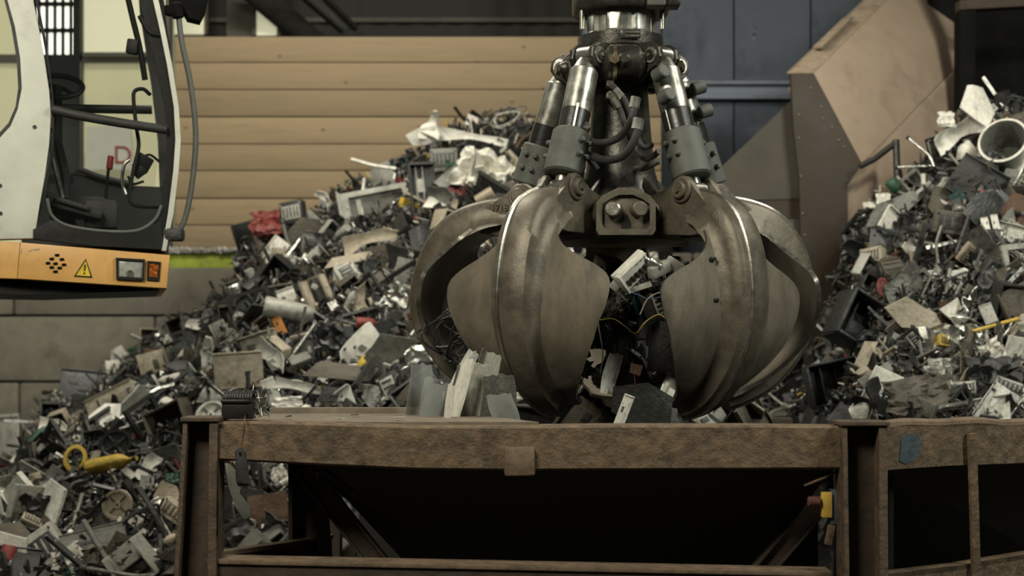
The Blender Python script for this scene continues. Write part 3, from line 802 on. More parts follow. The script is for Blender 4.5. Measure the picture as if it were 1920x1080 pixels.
bm=bmesh.new(); a=SP(1818,812); b=a+(SP(1826,1080)-a)*2.2; tube(bm,[a+Vector((0,-0.03,0)),b+Vector((0,-0.03,0))],0.022,8,1,smooth=False); finish('stay',bm,'rust',hop)
bm=bmesh.new(); a=SP(1664,1077); b=SP(1790,1062); c=SP(E,1002)
for A,B in ((a,b),(b,c)):
    prism(bm,[A,B,B+Vector((0,0,-0.10)),A+Vector((0,0,-0.10))],(0.0,0.02,0)); prism(bm,[A,B,B+Vector((0,0.10,0)),A+Vector((0,0.10,0))],(0,0,-0.02))
finish('side_rail',bm,'rust',hop)
plate('side_belly',[SP(1670,880)+Vector((0,0.1,0)),SP(E,855)+Vector((0,0.1,0)),Vector((3.6,8.4,1.1)),Vector((1.9,8.0,1.1))],0.02)
plate('side_wall',[Vector((1.66,6.2,2.0)),Vector((1.66,6.2,0.2)),Vector((2.1,9.2,0.2)),Vector((2.1,9.2,2.0))],0.02)
plate('side_back',[Vector((2.0,8.6,2.1)),Vector((4.6,8.9,2.1)),Vector((4.6,8.9,0.1)),Vector((2.0,8.6,0.1))],0.02)
plate('under_back',[Vector((-1.0,9.2,2.0)),Vector((2.0,9.2,2.0)),Vector((2.0,9.2,0.1)),Vector((-1.0,9.2,0.1))],0.02)
# shut-off handle on the right post
bm=bmesh.new(); bx(bm,W(1549,946,6.08),(0.045,0.05,0.11),None,0.006,0); a=W(1515,940,6.06); b=W(1538,940,6.06); cyl(bm,a,b,0.022,seg=16,mi=1,bev=0.004)
bx(bm,W(1565,950,6.10),(0.05,0.06,0.15),None,0.006,2); tube(bm,[W(1508,911,6.05),W(1540,898,6.04),W(1575,886,6.06),W(1577,930,6.06)],0.006,6,5,mi=3)
bx(bm,W(1556,1003,6.08),(0.035,0.02,0.09),(0,0.2,0),0.008,3)
finish('stop_switch',bm,['yellow_paint','rusty_red','blue_paint','rust'],hop)

# ------------------------------------------------------------------ chute behind right heap
ch=thing('loading_chute','large steel chute with beige lined board and brown end wall behind right heap','chute',(W(1545,0,12.9).x,13.3,0))
YC=12.9
bm=bmesh.new()
A=W(1525,137,YC);D=W(1617,307,YC);B=W(1668,-5,14.6);
ext=(B-A); 
C=W(1800,118,14.6)
ext2=C-D
nrm=(B-A).cross(D-A).normalized()
if nrm.y<0: nrm=-nrm
prism(bm,[A,A+ext*1.5,D+ext2*1.5,D],nrm*0.30,0,0.01)
finish('lining_board',bm,'board_beige',ch)
bm=bmesh.new(); o=[A+Vector((-0.22,0.02,0.0)),A+Vector((0.0,0.0,0.0)),A+ext*1.5,A+ext*1.5+Vector((-0.22,0.02,0))]
prism(bm,o,(0,0.15,0.03),0,0.006)
bx(bm,A+ext*0.45+Vector((-0.16,-0.0,0.04)),(0.10,0.9,0.03),(Vector(ext).to_track_quat('Y','Z').to_matrix()),0.004)
finish('rim_strip',bm,'board_edge',ch)
bm=bmesh.new(); o=[W(x,y,YC) for x,y in [(1482,137),(1526,137),(1617,307),(1588,348),(1592,530),(1596,760),(1512,760),(1504,520),(1499,340),(1488,240)]]
prism(bm,o,(0,0.06,0),0,0.006)
for (x,y) in [(1498,215),(1498,258),(1502,330),(1505,400),(1509,440),(1520,165),(1540,200),(1560,238),(1582,275),(1512,480),(1572,262),(1543,222)]:
    p=W(x,y,YC-0.01); cyl(bm,p,p+Vector((0,0.02,0)),0.010,seg=8,mi=1)
finish('end_wall',bm,['brown_steel','dust_steel'],ch)
bm=bmesh.new(); o=[W(x,y,YC+0.15) for x,y in [(1486,186),(1500,345),(1504,372),(1318,378),(1322,342)]]; prism(bm,o,(0,0.05,0))
finish('gusset',bm,'gusset_steel',ch)
bm=bmesh.new(); o=[W(x,y,YC+0.16) for x,y in [(1318,376),(1504,373),(1506,640),(1330,640)]]; prism(bm,o,(0,0.05,0)); finish('lower_panel',bm,'brown_steel',ch)
bm=bmesh.new(); o=[W(x,y,YC+0.10) for x,y in [(1424,413),(1504,411),(1506,640),(1428,640)]]; prism(bm,o,(0,0.05,0)); finish('grey_panel',bm,'gusset_steel',ch)
bm=bmesh.new(); o=[W(1600,300,YC+0.07),W(1617,307,YC+0.06),W(1795,124,14.5),W(1805,300,14.6),W(1680,480,YC+0.2),W(1560,470,YC+0.08)]; 
prism(bm,o,(0.06,0.03,0)); 
finish('side_panel',bm,'board_beige',ch)
bm=bmesh.new(); tube(bm,[W(1612,312,12.7),W(1640,298,12.7),W(1683,265,12.7)],0.028,8,3,smooth=False); tube(bm,[W(1680,262,12.7),W(1683,350,12.7)],0.032,8,3,smooth=False); finish('stay_pipe',bm,'black_band',ch)
# dark bin housing at the far upper right
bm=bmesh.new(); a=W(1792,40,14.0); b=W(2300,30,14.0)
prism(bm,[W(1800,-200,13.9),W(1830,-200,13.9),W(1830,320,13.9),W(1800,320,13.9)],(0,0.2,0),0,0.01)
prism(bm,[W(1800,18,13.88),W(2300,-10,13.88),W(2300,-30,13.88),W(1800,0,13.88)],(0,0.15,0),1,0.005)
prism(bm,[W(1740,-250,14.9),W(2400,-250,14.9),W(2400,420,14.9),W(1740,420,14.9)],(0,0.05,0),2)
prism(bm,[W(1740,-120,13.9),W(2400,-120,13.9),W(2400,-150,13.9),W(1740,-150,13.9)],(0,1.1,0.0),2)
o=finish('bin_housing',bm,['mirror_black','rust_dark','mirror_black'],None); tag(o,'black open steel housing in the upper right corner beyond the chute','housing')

# ------------------------------------------------------------------ excavator cab
CA=radians(15.5); YC0=8.5; XC0=(335-960)*YC0/F
cu=Vector((cos(CA),sin(CA),0)); cn=Vector((-sin(CA),cos(CA),0))
def CP(px,py,dep=0.0):
    rx=(px-960)/F; Y=(YC0*cos(CA)-XC0*sin(CA)+dep)/(cos(CA)-rx*sin(CA)); return W(px,py,Y)
cab=thing('excavator_cab','white and yellow excavator cab with glass side door at upper left','excavator cab',CP(160,540,0.6))
def cprism(name,px,d0,d1,m,bev=0.006,parent=cab):
    bm=bmesh.new(); prism(bm,[CP(x,y,d0) for x,y in px],cn*(d1-d0),0,bev); return finish(name,bm,m,parent)
def smooth_px(px,n=5,closed=True): return [(v.x,v.y) for v in crom([(x,y,0) for x,y in px],n,closed)]
# white side pillar between rear window and door
pil=[(-120,-160),(60,-160)]+[(58,-60),(62,0),(72,50),(83,110),(92,170),(95,215),(92,270),(84,330),(74,385),(66,447),(-120,452),(-120,270)]+[(-30,268),(0,262),(22,238),(36,205),(41,165),(38,110),(28,50),(14,0),(2,-60),(-120,-100)]
cprism('side_panel',pil,0,0.10,'cab_white',0.008)
# small marks on the panel
bm=bmesh.new()
for x,y in ((65,238),(1,400),(0,348),(-8,300)):
    p=CP(x,y,-0.004); cyl(bm,p,p+cn*0.01,0.012,seg=10)
finish('screw',bm,'cab_grey',cab)
# rear side window glass and rubber
rear_o=[(-120,-100),(2,-60),(14,0),(28,50),(38,110),(41,165),(36,205),(22,238),(0,262),(-30,268),(-120,270)]
rear_i=[(-120,-95),(-4,-60),(8,0),(21,50),(31,110),(34,165),(29,200),(16,230),(-4,252),(-30,258),(-120,258)]
bm=bmesh.new(); ringprism(bm,[CP(x,y,0.012) for x,y in rear_o],[CP(x,y,0.012) for x,y in rear_i],cn*0.05); finish('window_rubber',bm,'rubber',cab)
bm=bmesh.new(); prism(bm,[CP(x,y,0.035) for x,y in rear_o],cn*0.006); finish('rear_glass',bm,'cab_glass',cab)
# black door frame (outer follows panel & front post, inner rounded)
out_=[(68,-160),(64,-60),(66,0),(76,50),(87,110),(96,170),(99,215),(96,270),(88,330),(78,385),(66,446),(180,460),(306,470),(320,400),(330,320),(334,262),(330,200),(318,120),(304,50),(292,0),(280,-60),(262,-160)]
inn_=[(84,-150),(72,-60),(71,0),(81,50),(91,110),(99,170),(102,215),(100,270),(92,330),(84,375),(95,412),(180,432),(262,432),(300,400),(309,320),(313,262),(309,200),(292,120),(273,50),(262,0),(250,-60),(232,-150)]
bm=bmesh.new(); ringprism(bm,[CP(x,y,0.0) for x,y in out_],[CP(x,y,0.0) for x,y in inn_],cn*0.06); finish('door_frame',bm,'cab_black',cab,angle=50)
bm=bmesh.new(); pts=[CP(x,y,-0.006) for x,y in [(88,372),(98,405),(130,424),(200,434),(258,432),(290,412),(303,385)]]; tube(bm,pts,0.011,8,6); finish('window_seal',bm,'hose_grey',cab)
bm=bmesh.new(); prism(bm,[CP(x,y,0.03) for x,y in inn_],cn*0.006); finish('door_glass',bm,'cab_glass',cab)
# slim white front post
fp=[(290,-60),(297,0),(308,48),(322,118),(335,200),(339,262),(335,320),(325,400),(312,470),(303,470),(315,400),(325,320),(329,262),(326,200),(313,120),(299,52),(287,0),(278,-60)]
cprism('front_post',fp,-0.015,0.05,'cab_white',0.003)
cprism('lower_sill',[(62,430),(98,412),(180,434),(262,434),(302,412),(308,469),(180,461),(62,449)],-0.01,0.03,'cab_black',0.004)
# diagonal rail and thin bar
bm=bmesh.new(); tube(bm,[CP(98,205,-0.02),CP(150,217,-0.035),CP(230,231,-0.035),CP(312,243,-0.02)],0.028,12,6); finish('grab_rail',bm,'cab_grey',cab)
bm=bmesh.new(); tube(bm,[CP(100,203,0.9),CP(285,206,0.9)],0.030,10,2); finish('far_rail',bm,'cab_black',cab)
# loop handle inside the door
bm=bmesh.new(); tube(bm,[CP(282,178,0.10),CP(268,167,0.08),CP(252,172,0.07),(CP(251,195,0.07)),CP(256,240,0.07),CP(260,275,0.07),CP(250,320,0.07),CP(243,360,0.07),CP(246,380,0.07),CP(262,387,0.08),CP(296,388,0.10)],0.012,8,6); finish('door_handle',bm,'cab_black',cab)
bm=bmesh.new(); 
bx(bm,CP(268,306,0.12),(0.10,0.06,0.10),(0.2,0.5,0.3),0.01); bx(bm,CP(262,322,0.12),(0.06,0.05,0.08),(0.1,0.9,0.3),0.01); tube(bm,[CP(262,300,0.1),CP(280,290,0.1),CP(300,304,0.1)],0.008,6,5); tube(bm,[CP(240,330,0.1),CP(248,345,0.1),CP(270,340,0.1)],0.008,6,5)
finish('door_lock',bm,'cab_black',cab)
bm=bmesh.new(); tube(bm,[CP(243,300,0.15),CP(233,310,0.15),(CP(229,340,0.15)),CP(236,365,0.15)],0.010,8,6); finish('chrome_loop',bm,'chrome_steel',cab)
# mirror clamp pieces along the front edge
bm=bmesh.new(); bx(bm,CP(249,88,0.05),(0.07,0.05,0.09),(0,0.15,0),0.01); tube(bm,[CP(236,-20,0.06),CP(250,40,0.06),CP(262,90,0.06),CP(272,150,0.08)],0.018,8,6); tube(bm,[CP(262,30,0.02),CP(280,60,0.0),CP(300,66,0.0)],0.016,8,6)
finish('wiper_bracket',bm,'cab_black',cab)
# far side of the cab
far_o=[(40,-200),(40,470),(180,478),(304,486),(316,400),(325,320),(326,262),(322,200),(311,120),(298,50),(286,0),(262,-200)]
far_i=[(152,-190),(150,300),(160,325),(200,334),(258,346),(284,320),(288,262),(280,200),(268,120),(258,50),(250,0),(230,-190)]
D2=1.45
bm=bmesh.new()
# far wall built from panels leaving two window openings
def fpan(px): prism(bm,[CP(x,y,D2) for x,y in px],cn*0.05)
fpan([(138,-200),(149,-200),(149,330),(138,330)])
fpan([(40,106),(138,106),(138,345),(40,345)])
fpan([(40,330),(150,326),(230,347),(330,352),(310,520),(40,520)])
fpan([(262,-200),(300,-60),(322,120),(338,262),(325,360),(300,360),(296,262),(284,160),(262,20),(246,-200)])
fpan([(40,-200),(62,-200),(70,110),(40,110)])
finish('far_wall',bm,'cab_grey',cab)
bm=bmesh.new(); tube(bm,[CP(150,318,D2-0.03),CP(190,333,D2-0.03),CP(250,346,D2-0.03)],0.022,8,5); finish('far_window_rubber',bm,'rubber',cab)
bm=bmesh.new(); prism(bm,[CP(62,-200,D2+0.02),CP(262,-200,D2+0.02),CP(300,262,D2+0.02),CP(290,352,D2+0.02),CP(62,345,D2+0.02)],cn*0.006); finish('far_glass',bm,'cab_glass',cab)
# floor, rear wall, roof
bm=bmesh.new(); prism(bm,[CP(-140,449,0.05),CP(308,468,0.05),CP(308,468,D2+0.05),CP(-140,449,D2+0.05)],(0,0,-0.04)); finish('cab_floor',bm,'cab_black',cab)
bm=bmesh.new(); prism(bm,[CP(-140,-160,0.0),CP(292,-160,0.0),CP(292,-160,0)+cn*(D2+0.05),CP(-140,-160,0)+cn*(D2+0.05)],(0,0,0.06)); finish('cab_roof',bm,'cab_white',cab)
bm=bmesh.new(); a=CP(-140,449,0.05); b=CP(-140,-160,0.05); prism(bm,[a,b,b+cn*D2,a+cn*D2],-cu*0.04); finish('rear_wall',bm,'cab_grey',cab)
# seat, console, levers, wheel
def cbox(bm,px,py,dep,s,rot=(0,0,0),bev=0.03,mi=0):
    bx(bm,CP(px,py,dep),s,Euler((rot[0],rot[1],rot[2]+CA)).to_matrix(),bev,mi)
bm=bmesh.new(); cbox(bm,128,388,0.7,(0.52,0.50,0.12),(0,0.05,0),0.05); cbox(bm,62,300,0.7,(0.13,0.48,0.62),(0,-0.15,0),0.05); cbox(bm,96,425,0.7,(0.3,0.4,0.12),(0,0,0),0.02,1); finish('seat',bm,['seat_cloth','cab_black'],cab)
bm=bmesh.new(); tube(bm,[CP(100,240,0.3),CP(112,285,0.3),CP(122,330,0.3),CP(124,372,0.3)],0.030,8,5); tube(bm,[CP(97,250,0.28),CP(100,300,0.28),CP(118,372,0.25)],0.018,8,5,mi=1); finish('seat_belt',bm,['cab_grey','chrome_steel'],cab)
bm=bmesh.new(); c=CP(108,162,0.55); 
ringpts=[c+cu*0.15*cos(a)+Vector((0,0,0.085*sin(a)))+cn*0.1*sin(a) for a in [2*pi*k/20 for k in range(21)]]
tube(bm,ringpts,0.018,8,2); tube(bm,[c-cu*0.14,c,c+cu*0.1+Vector((0,0,-0.05))],0.014,6,3); tube(bm,[c,c+Vector((0,0,-0.5))],0.03,8,2); finish('steering_wheel',bm,'cab_black',cab)
bm=bmesh.new(); tube(bm,[CP(198,375,0.5),CP(202,330,0.5),CP(206,296,0.5)],0.010,8,3,mi=1); cyl(bm,CP(205,318,0.5),CP(208,292,0.5),0.020,seg=12,bev=0.006); finish('red_lever',bm,['red_plastic','cab_black'],cab)
bm=bmesh.new(); cbox(bm,140,392,0.25,(0.34,0.16,0.06),(0,0.25,0),0.02); cbox(bm,190,405,0.4,(0.2,0.3,0.18),(0,0,0),0.03); 
for k in range(6): cbox(bm,112+k*10,376+k*3,0.2,(0.04,0.12,0.03),(0,0.3,0),0.008)
finish('console',bm,'cab_grey',cab)
# yellow skirt
bm=bmesh.new()
front=[CP(38,454,0),CP(319,478,0),CP(313,541,0),CP(32,523,0)]
prism(bm,front,cn*1.5,0,0.010)
bk=CP(38,454,0)-cu*0.8+cn*0.14; 
prism(bm,[CP(38,454,0),CP(32,523,0),CP(32,523,0)-cu*0.8+cn*0.14+Vector((0,0,0.02)),CP(38,454,0)-cu*0.8+cn*0.14+Vector((0,0,0.03))],cn*1.3,0,0.008)
finish('base_skirt',bm,'cab_yellow',cab)
bm=bmesh.new(); prism(bm,[CP(-130,522,0.1),CP(30,530,0.1),CP(300,545,0.1),CP(60,552,0.1),CP(-130,548,0.1)],cn*1.1); finish('underside',bm,'cab_black',cab)
bm=bmesh.new()
for x,y in [(107,478),(97,485),(116,486),(90,493),(104,494),(120,496),(97,501),(112,502),(104,509)]:
    p=CP(x,y,-0.005); bx(bm,p,(0.026,0.012,0.013),Euler((0,-0.08,CA)).to_matrix(),0.004)
finish('vent_hole',bm,'mirror_black',cab)
bm=bmesh.new(); prism(bm,[CP(161,485,-0.006),CP(173,520,-0.006),CP(139,518,-0.006)],cn*0.006); st=finish('warning_sticker',bm,'black_band',cab); st['label']='yellow triangular warning sticker with exclamation mark'
bm=bmesh.new(); prism(bm,[CP(161,489,-0.009),CP(169.5,518,-0.009),CP(142.5,516.3,-0.009)],cn*0.004); finish('triangle',bm,'sticker_yellow',st)
bm=bmesh.new(); prism(bm,[CP(158.2,496,-0.013),CP(161,496,-0.013),CP(159.6,508,-0.013),CP(157.6,508,-0.013)],cn*0.005); cyl(bm,CP(158.2,512.3,-0.013),CP(158.2,512.3,-0.008),0.0055,seg=10); finish('exclamation_mark',bm,'black_band',st)
bm=bmesh.new(); o=[(217,483),(272,486),(270,526),(218,523)]; i_=[(222,487),(268,490),(266,521),(222,518)]
ringprism(bm,[CP(x,y,-0.02) for x,y in o],[CP(x,y,-0.02) for x,y in i_],cn*0.025); wl=finish('work_lamp',bm,'cab_black',cab)
bm=bmesh.new(); prism(bm,[CP(x,y,-0.008) for x,y in i_],cn*0.006,0,0.002); finish('lens',bm,'lamp_lens',wl)
bm=bmesh.new(); cyl(bm,CP(244,513,-0.016),CP(244,513,-0.006),0.022,seg=18); finish('bulb',bm,'worn_edge_steel',wl)
bm=bmesh.new(); o=[(276,489),(302,491),(299,527),(275,525)]; i_=[(280,493),(298,495),(295,520),(279,518)]
ringprism(bm,[CP(x,y,-0.012) for x,y in o],[CP(x,y,-0.012) for x,y in i_],cn*0.016); il=finish('indicator_lamp',bm,'cab_black',cab)
bm=bmesh.new(); prism(bm,[CP(x,y,-0.004) for x,y in i_],cn*0.004); finish('lens',bm,'lamp_amber',il)
bm=bmesh.new()
for k in range(4): bx(bm,CP(285+ (k%2)*7,498+k*6,-0.006),(0.035,0.01,0.02),(0.3,0.4*k,CA),0.003)
finish('bulb',bm,'lamp_amber',il)
# scratches of bare primer on the skirt
bm=bmesh.new()
for (x,y,w,h) in ((66,467,18,4),(56,470,8,3),(40,470,3,12)):
    prism(bm,[CP(x-w/2,y+h/2,-0.002),CP(x+w/2,y-h/2,-0.002),CP(x+w/3,y+h/2,-0.002)],cn*0.002)
finish('scratch',bm,smat('pale grey'),cab)
# hose with bracket outside the front post
bm=bmesh.new(); tube(bm,[CP(334,24,-0.02),CP(341,80,-0.03),CP(354,140,-0.03),(CP(363,200,-0.03)),CP(367,255,-0.03),(CP(364,310,-0.03)),CP(356,370,-0.03),(CP(345,415,-0.03)),CP(330,438,-0.02),CP(313,448,0)],0.017,10,7); finish('hose',bm,'hose_grey',cab)
bm=bmesh.new(); prism(bm,[CP(318,-20,0),CP(392,-12,0),CP(386,20,0),CP(376,40,0),CP(352,34,0),CP(345,14,0),CP(318,8,0)],cn*0.12,0,0.01); cyl(bm,CP(330,6,-0.03),CP(334,34,-0.03),0.035,seg=14,bev=0.006); bx(bm,CP(322,20,-0.02),(0.08,0.06,0.06),None,0.01); finish('mirror_bracket',bm,'mirror_black',cab)
bm=bmesh.new(); bx(bm,CP(326,440,0.02),(0.12,0.10,0.08),None,0.02); finish('hose_clamp',bm,'rubber',cab)
# ------------------------------------------------------------------ scrap shapes (unit size: about 1 wide in x, 1 tall in z, thin in y)
def s_plate(rn, th=0.05):
    bm=bmesh.new(); n=rn.choice([4,4,5,6]); pts=[]
    for k in range(n):
        a=2*pi*(k+rn.uniform(-0.18,0.18))/n+pi/4; r=rn.uniform(0.55,0.72); pts.append(Vector((r*cos(a),0,r*sin(a))))
    c=[bm.verts.new(p) for p in pts]; bm.faces.new(c)
    bmesh.ops.subdivide_edges(bm,edges=bm.edges[:],cuts=3,use_grid_fill=True)
    bmesh.ops.triangulate(bm,faces=bm.faces[:]); 
    bmesh.ops.subdivide_edges(bm,edges=bm.edges[:],cuts=1)
    k1=rn.uniform(-0.5,0.5); fold=rn.uniform(-0.1,0.3); fa=rn.uniform(0,pi); fs=rn.uniform(-0.9,0.9)
    o=rn.uniform(0,50)
    for v in bm.verts:
        u=v.co.x*cos(fa)+v.co.z*sin(fa); y=k1*0.25*u*u
        if u>fold: y+=(u-fold)*fs
        v.co.y+=y+0.05*noise.noise(v.co*2.5+Vector((o,0,0)))
    bmesh.ops.recalc_face_normals(bm,faces=bm.faces); bmesh.ops.solidify(bm,geom=bm.faces[:],thickness=th); return bm
def s_panel(rn, th=0.05):
    """straight-sided rounded panel with a turned lip and a few holes' plates"""
    bm=bmesh.new(); h=rn.uniform(0.6,0.95); bx(bm,(0,0,0),(1,th,h),None,0.02)
    for s in (-1,1): bx(bm,(0,-th,s*(h/2-0.02)),(1,th*2,0.035),None,0.008)
    if rn.random()<0.7: bx(bm,(rn.uniform(-.25,.25),-th*0.6,rn.uniform(-.15,.15)),(0.22,th*0.6,0.14),None,0.01,1)
    for k in range(rn.randint(1,3)): 
        x,z=rn.uniform(-.4,.4),rn.uniform(-h/2+.1,h/2-.1); cyl(bm,(x,-th*0.62,z),(x,0,z),0.03,seg=8,mi=1)
    return bm
def s_crumple(rn, n=12, amp=0.16, th=0.02):
    bm=bmesh.new(); g=[]; o=rn.uniform(0,90)
    for i in range(n+1):
        r_=[]
        for j in range(n+1):
            x=i/n-0.5; z=j/n-0.5; e=1+0.25*noise.noise(Vector((x*3+o,z*3,5)))
            p=Vector((x*3.2+o,z*3.2,0)); 
            y=amp*(abs(noise.noise(p))*2-0.5)+amp*0.6*(abs(noise.noise(p*2.3))-0.3)
            r_.append(bm.verts.new((x*e+0.1*noise.noise(p*1.7+Vector((9,0,0))),y,z*e+0.1*noise.noise(p*1.7+Vector((0,9,0))))))
        g.append(r_)
    for i in range(n):
        for j in range(n): bm.faces.new((g[i][j],g[i+1][j],g[i+1][j+1],g[i][j+1]))
    bmesh.ops.triangulate(bm,faces=bm.faces[:])
    bmesh.ops.recalc_face_normals(bm,faces=bm.faces); bmesh.ops.solidify(bm,geom=bm.faces[:],thickness=th); return bm
def s_casing(rn):
    """open appliance shell with ribs inside"""
    bm=bmesh.new(); d=rn.uniform(0.35,0.7); h=rn.uniform(0.6,0.95); t=0.05
    bx(bm,(0,d/2,0),(1,t,h),None,0.01)
    bx(bm,(0,0,h/2),(1,d,t),(rn.uniform(-.08,.08),0,0),0.01); bx(bm,(0,0,-h/2),(1,d,t),(rn.uniform(-.08,.08),0,0),0.01)
    bx(bm,(-0.5,0,0),(t,d,h),None,0.01)
    if rn.random()<0.6: bx(bm,(0.5,0,0),(t,d,h),(0,0,rn.uniform(-.15,.15)),0.01)
    for k in range(rn.randint(1,3)): bx(bm,(-0.25+0.25*k,d*0.25,0),(0.03,d*0.5,h*0.9),None,0,1)
    bx(bm,(rn.uniform(-.2,.2),d*0.3,rn.uniform(-.2,.2)),(0.3,0.15,0.25),None,0.02,1)
    return bm
def s_box(rn):
    bm=bmesh.new(); d=rn.uniform(0.35,0.6); h=rn.uniform(0.45,0.8)
    bx(bm,(0,0,0),(1,d,h),None,0.04); bx(bm,(0,-d/2-0.01,0),(0.8,0.03,h*0.6),None,0.01,1)
    for k in range(5): bx(bm,(-0.3+0.15*k,-d/2-0.03,0),(0.05,0.03,h*0.45),None,0.005)
    for s in (-1,1): cyl(bm,(s*0.42,-d/2-0.03,h*0.36),(s*0.42,-d/2,h*0.36),0.03,seg=8,mi=1)
    return bm
def s_pipe(rn):
    bm=bmesh.new(); b=rn.uniform(-0.25,0.25) if rn.random()<0.5 else 0; pts=[(-0.5,0,0),(-0.15,0,b*0.5),(0.2,0.03,b),(0.5,0.05,b*rn.uniform(-0.5,1.2))]
    tube(bm,pts,rn.uniform(0.035,0.06),10,5); a=Vector(pts[0]); v=(Vector(pts[1])-a).normalized(); cyl(bm,a-v*0.02,a+v*0.06,0.075,seg=12,mi=1); return bm
def s_bar(rn):
    bm=bmesh.new(); w=rn.uniform(0.05,0.1); bx(bm,(0,0,0),(1,0.012,w),None,0); bx(bm,(0,w/2,-w/2),(1,w,0.012),None,0)
    for k in range(4): cyl(bm,(-0.4+k*0.25,-0.012,0),(-0.4+k*0.25,0.0,0),0.014,seg=8,mi=1)
    k=rn.uniform(-0.5,0.5)
    bmesh.ops.subdivide_edges(bm,edges=[e for e in bm.edges if abs(e.verts[0].co.x-e.verts[1].co.x)>0.9],cuts=6)
    for v in bm.verts: v.co.y+=k*v.co.x**2*0.5; v.co.z+=0.06*sin(v.co.x*6+k*5)*abs(k)
    return bm
def s_motor(rn):
    bm=bmesh.new(); cyl(bm,(-0.35,0,0),(0.3,0,0),0.30,seg=24,bev=0.03)
    for k in range(16):
        a=2*pi*k/16; bx(bm,(-0.02,0.31*cos(a),0.31*sin(a)),(0.5,0.03,0.05),(-(pi/2-a)+pi/2,0,0))
    cyl(bm,(0.3,0,0),(0.42,0,0),0.2,seg=18,mi=1,bev=0.01); cyl(bm,(0.4,0,0),(0.6,0,0),0.05,seg=10,mi=1); cyl(bm,(-0.42,0,0),(-0.35,0,0),0.24,seg=18,mi=1)
    return bm
def s_board(rn):
    bm=bmesh.new(); bx(bm,(0,0,0),(1,0.025,0.7))
    for k in range(16):
        x,z=rn.uniform(-.42,.42),rn.uniform(-.28,.28); 
        if rn.random()<0.5: bx(bm,(x,-0.04,z),(rn.uniform(.04,.2),0.06,rn.uniform(.04,.12)),None,0,1)
        else: cyl(bm,(x,-0.012,z),(x,-rn.uniform(.06,.14),z),rn.uniform(.02,.045),seg=10,mi=2)
    bx(bm,(0.46,-0.05,0),(0.06,0.08,0.4),None,0,2)
    return bm
def s_frame(rn):
    bm=bmesh.new(); h=rn.uniform(0.6,0.9)
    o=[(-.5,0,-h/2),(.5,0,-h/2),(.5,0,h/2),(-.5,0,h/2)]; w=0.09; i=[(-.5+w,0,-h/2+w),(.5-w,0,-h/2+w),(.5-w,0,h/2-w),(-.5+w,0,h/2-w)]
    ringprism(bm,o,i,(0,0.07,0)); 
    if rn.random()<0.6: bx(bm,(0,0.05,0),(0.05,0.02,h*0.95),(0,rn.uniform(-.4,.4),0))
    for v in bm.verts: v.co.y+=0.12*v.co.x*v.co.z*rn.choice([1])
    return bm
def s_cable(rn):
    bm=bmesh.new()
    for s in range(4):
        pts=[]; a0=rn.uniform(0,6); r=rn.uniform(0.22,0.42)
        for k in range(9):
            a=a0+k*rn.uniform(0.6,1.0); rr=r*rn.uniform(0.75,1.2); pts.append((rr*cos(a)+rn.uniform(-.06,.06),rn.uniform(-.12,.12),rr*sin(a)*0.8))
        pts.append((rn.uniform(-.6,.6),rn.uniform(-.1,.1),rn.uniform(-.6,.6)))
        tube(bm,pts,rn.uniform(0.012,0.024),6,4,mi=s%2)
    return bm
def s_disc(rn):
    bm=bmesh.new(); hol=rn.random()<0.5
    n=28; R1=0.5
    if hol:
        pts=[(R1,0.0),(R1,0.12),(0.36,0.14),(0.34,0.02)]
    else: pts=[(R1,0.0),(R1+0.01,0.10),(0.42,0.10),(0.38,0.03),(0.14,0.02),(0.12,0.08),(0.05,0.08),(0.05,0.0)]
    rings=[[bm.verts.new((r*cos(2*pi*k/n),-y,r*sin(2*pi*k/n))) for k in range(n)] for r,y in pts]
    m=len(rings)
    for i in range(m):
        j=(i+1)%m
        for k in range(n): bm.faces.new((rings[i][k],rings[i][(k+1)%n],rings[j][(k+1)%n],rings[j][k]))
    for k in range(4):
        a=pi/2*k+0.3; bx(bm,(0.2*cos(a),-0.05,0.2*sin(a)),(0.36,0.03,0.05),(0,-a,0),0,1)
    return bm
def s_bottle(rn):
    bm=bmesh.new(); prof=[(0.0,-0.5),(0.16,-0.5),(0.18,-0.46),(0.18,0.12),(0.15,0.24),(0.06,0.36),(0.06,0.44),(0.075,0.44),(0.075,0.5),(0.0,0.5)]
    rings=[[bm.verts.new((z,r*cos(2*pi*k/16),r*sin(2*pi*k/16))) for k in range(16)] for r,z in prof[1:-1]]
    for i in range(len(rings)-1):
        for k in range(16): 
            f=bm.faces.new((rings[i][k],rings[i][(k+1)%16],rings[i+1][(k+1)%16],rings[i+1][k])); f.material_index=1 if i>=5 else 0
    bm.faces.new(rings[0]); bm.faces.new(rings[-1]); 
    o=rn.uniform(0,9)
    for v in bm.verts: v.co+=Vector((0,0.04*noise.noise(v.co*4+Vector((o,0,0))),0.04*noise.noise(v.co*4+Vector((0,o,0)))))
    return bm
def s_shard(rn):
    """curved broken piece of moulded plastic"""
    bm=bmesh.new(); n=10; g=[]; w0=rn.uniform(0.15,0.3); w1=rn.uniform(0.02,0.2); bend=rn.uniform(0.2,0.9)
    for i in range(n+1):
        u=i/n; w=w0*(1-u)+w1*u+0.04*sin(u*9+w0*30); a=(u-0.5)*bend*2
        c=Vector((sin(a)/bend*0.55 if bend else u-.5,-(1-cos(a))/bend*0.6,0.12*sin(u*3)))
        r_=[]
        for j in range(5):
            s=j/4*2-1; r_.append(bm.verts.new(c+Vector((0.03*rn.uniform(-1,1)*(abs(s)>0.9),0.25*w*(1-s*s),s*w))))
        g.append(r_)
    for i in range(n):
        for j in range(4): bm.faces.new((g[i][j],g[i+1][j],g[i+1][j+1],g[i][j+1]))
    bmesh.ops.recalc_face_normals(bm,faces=bm.faces); bmesh.ops.solidify(bm,geom=bm.faces[:],thickness=0.03); return bm
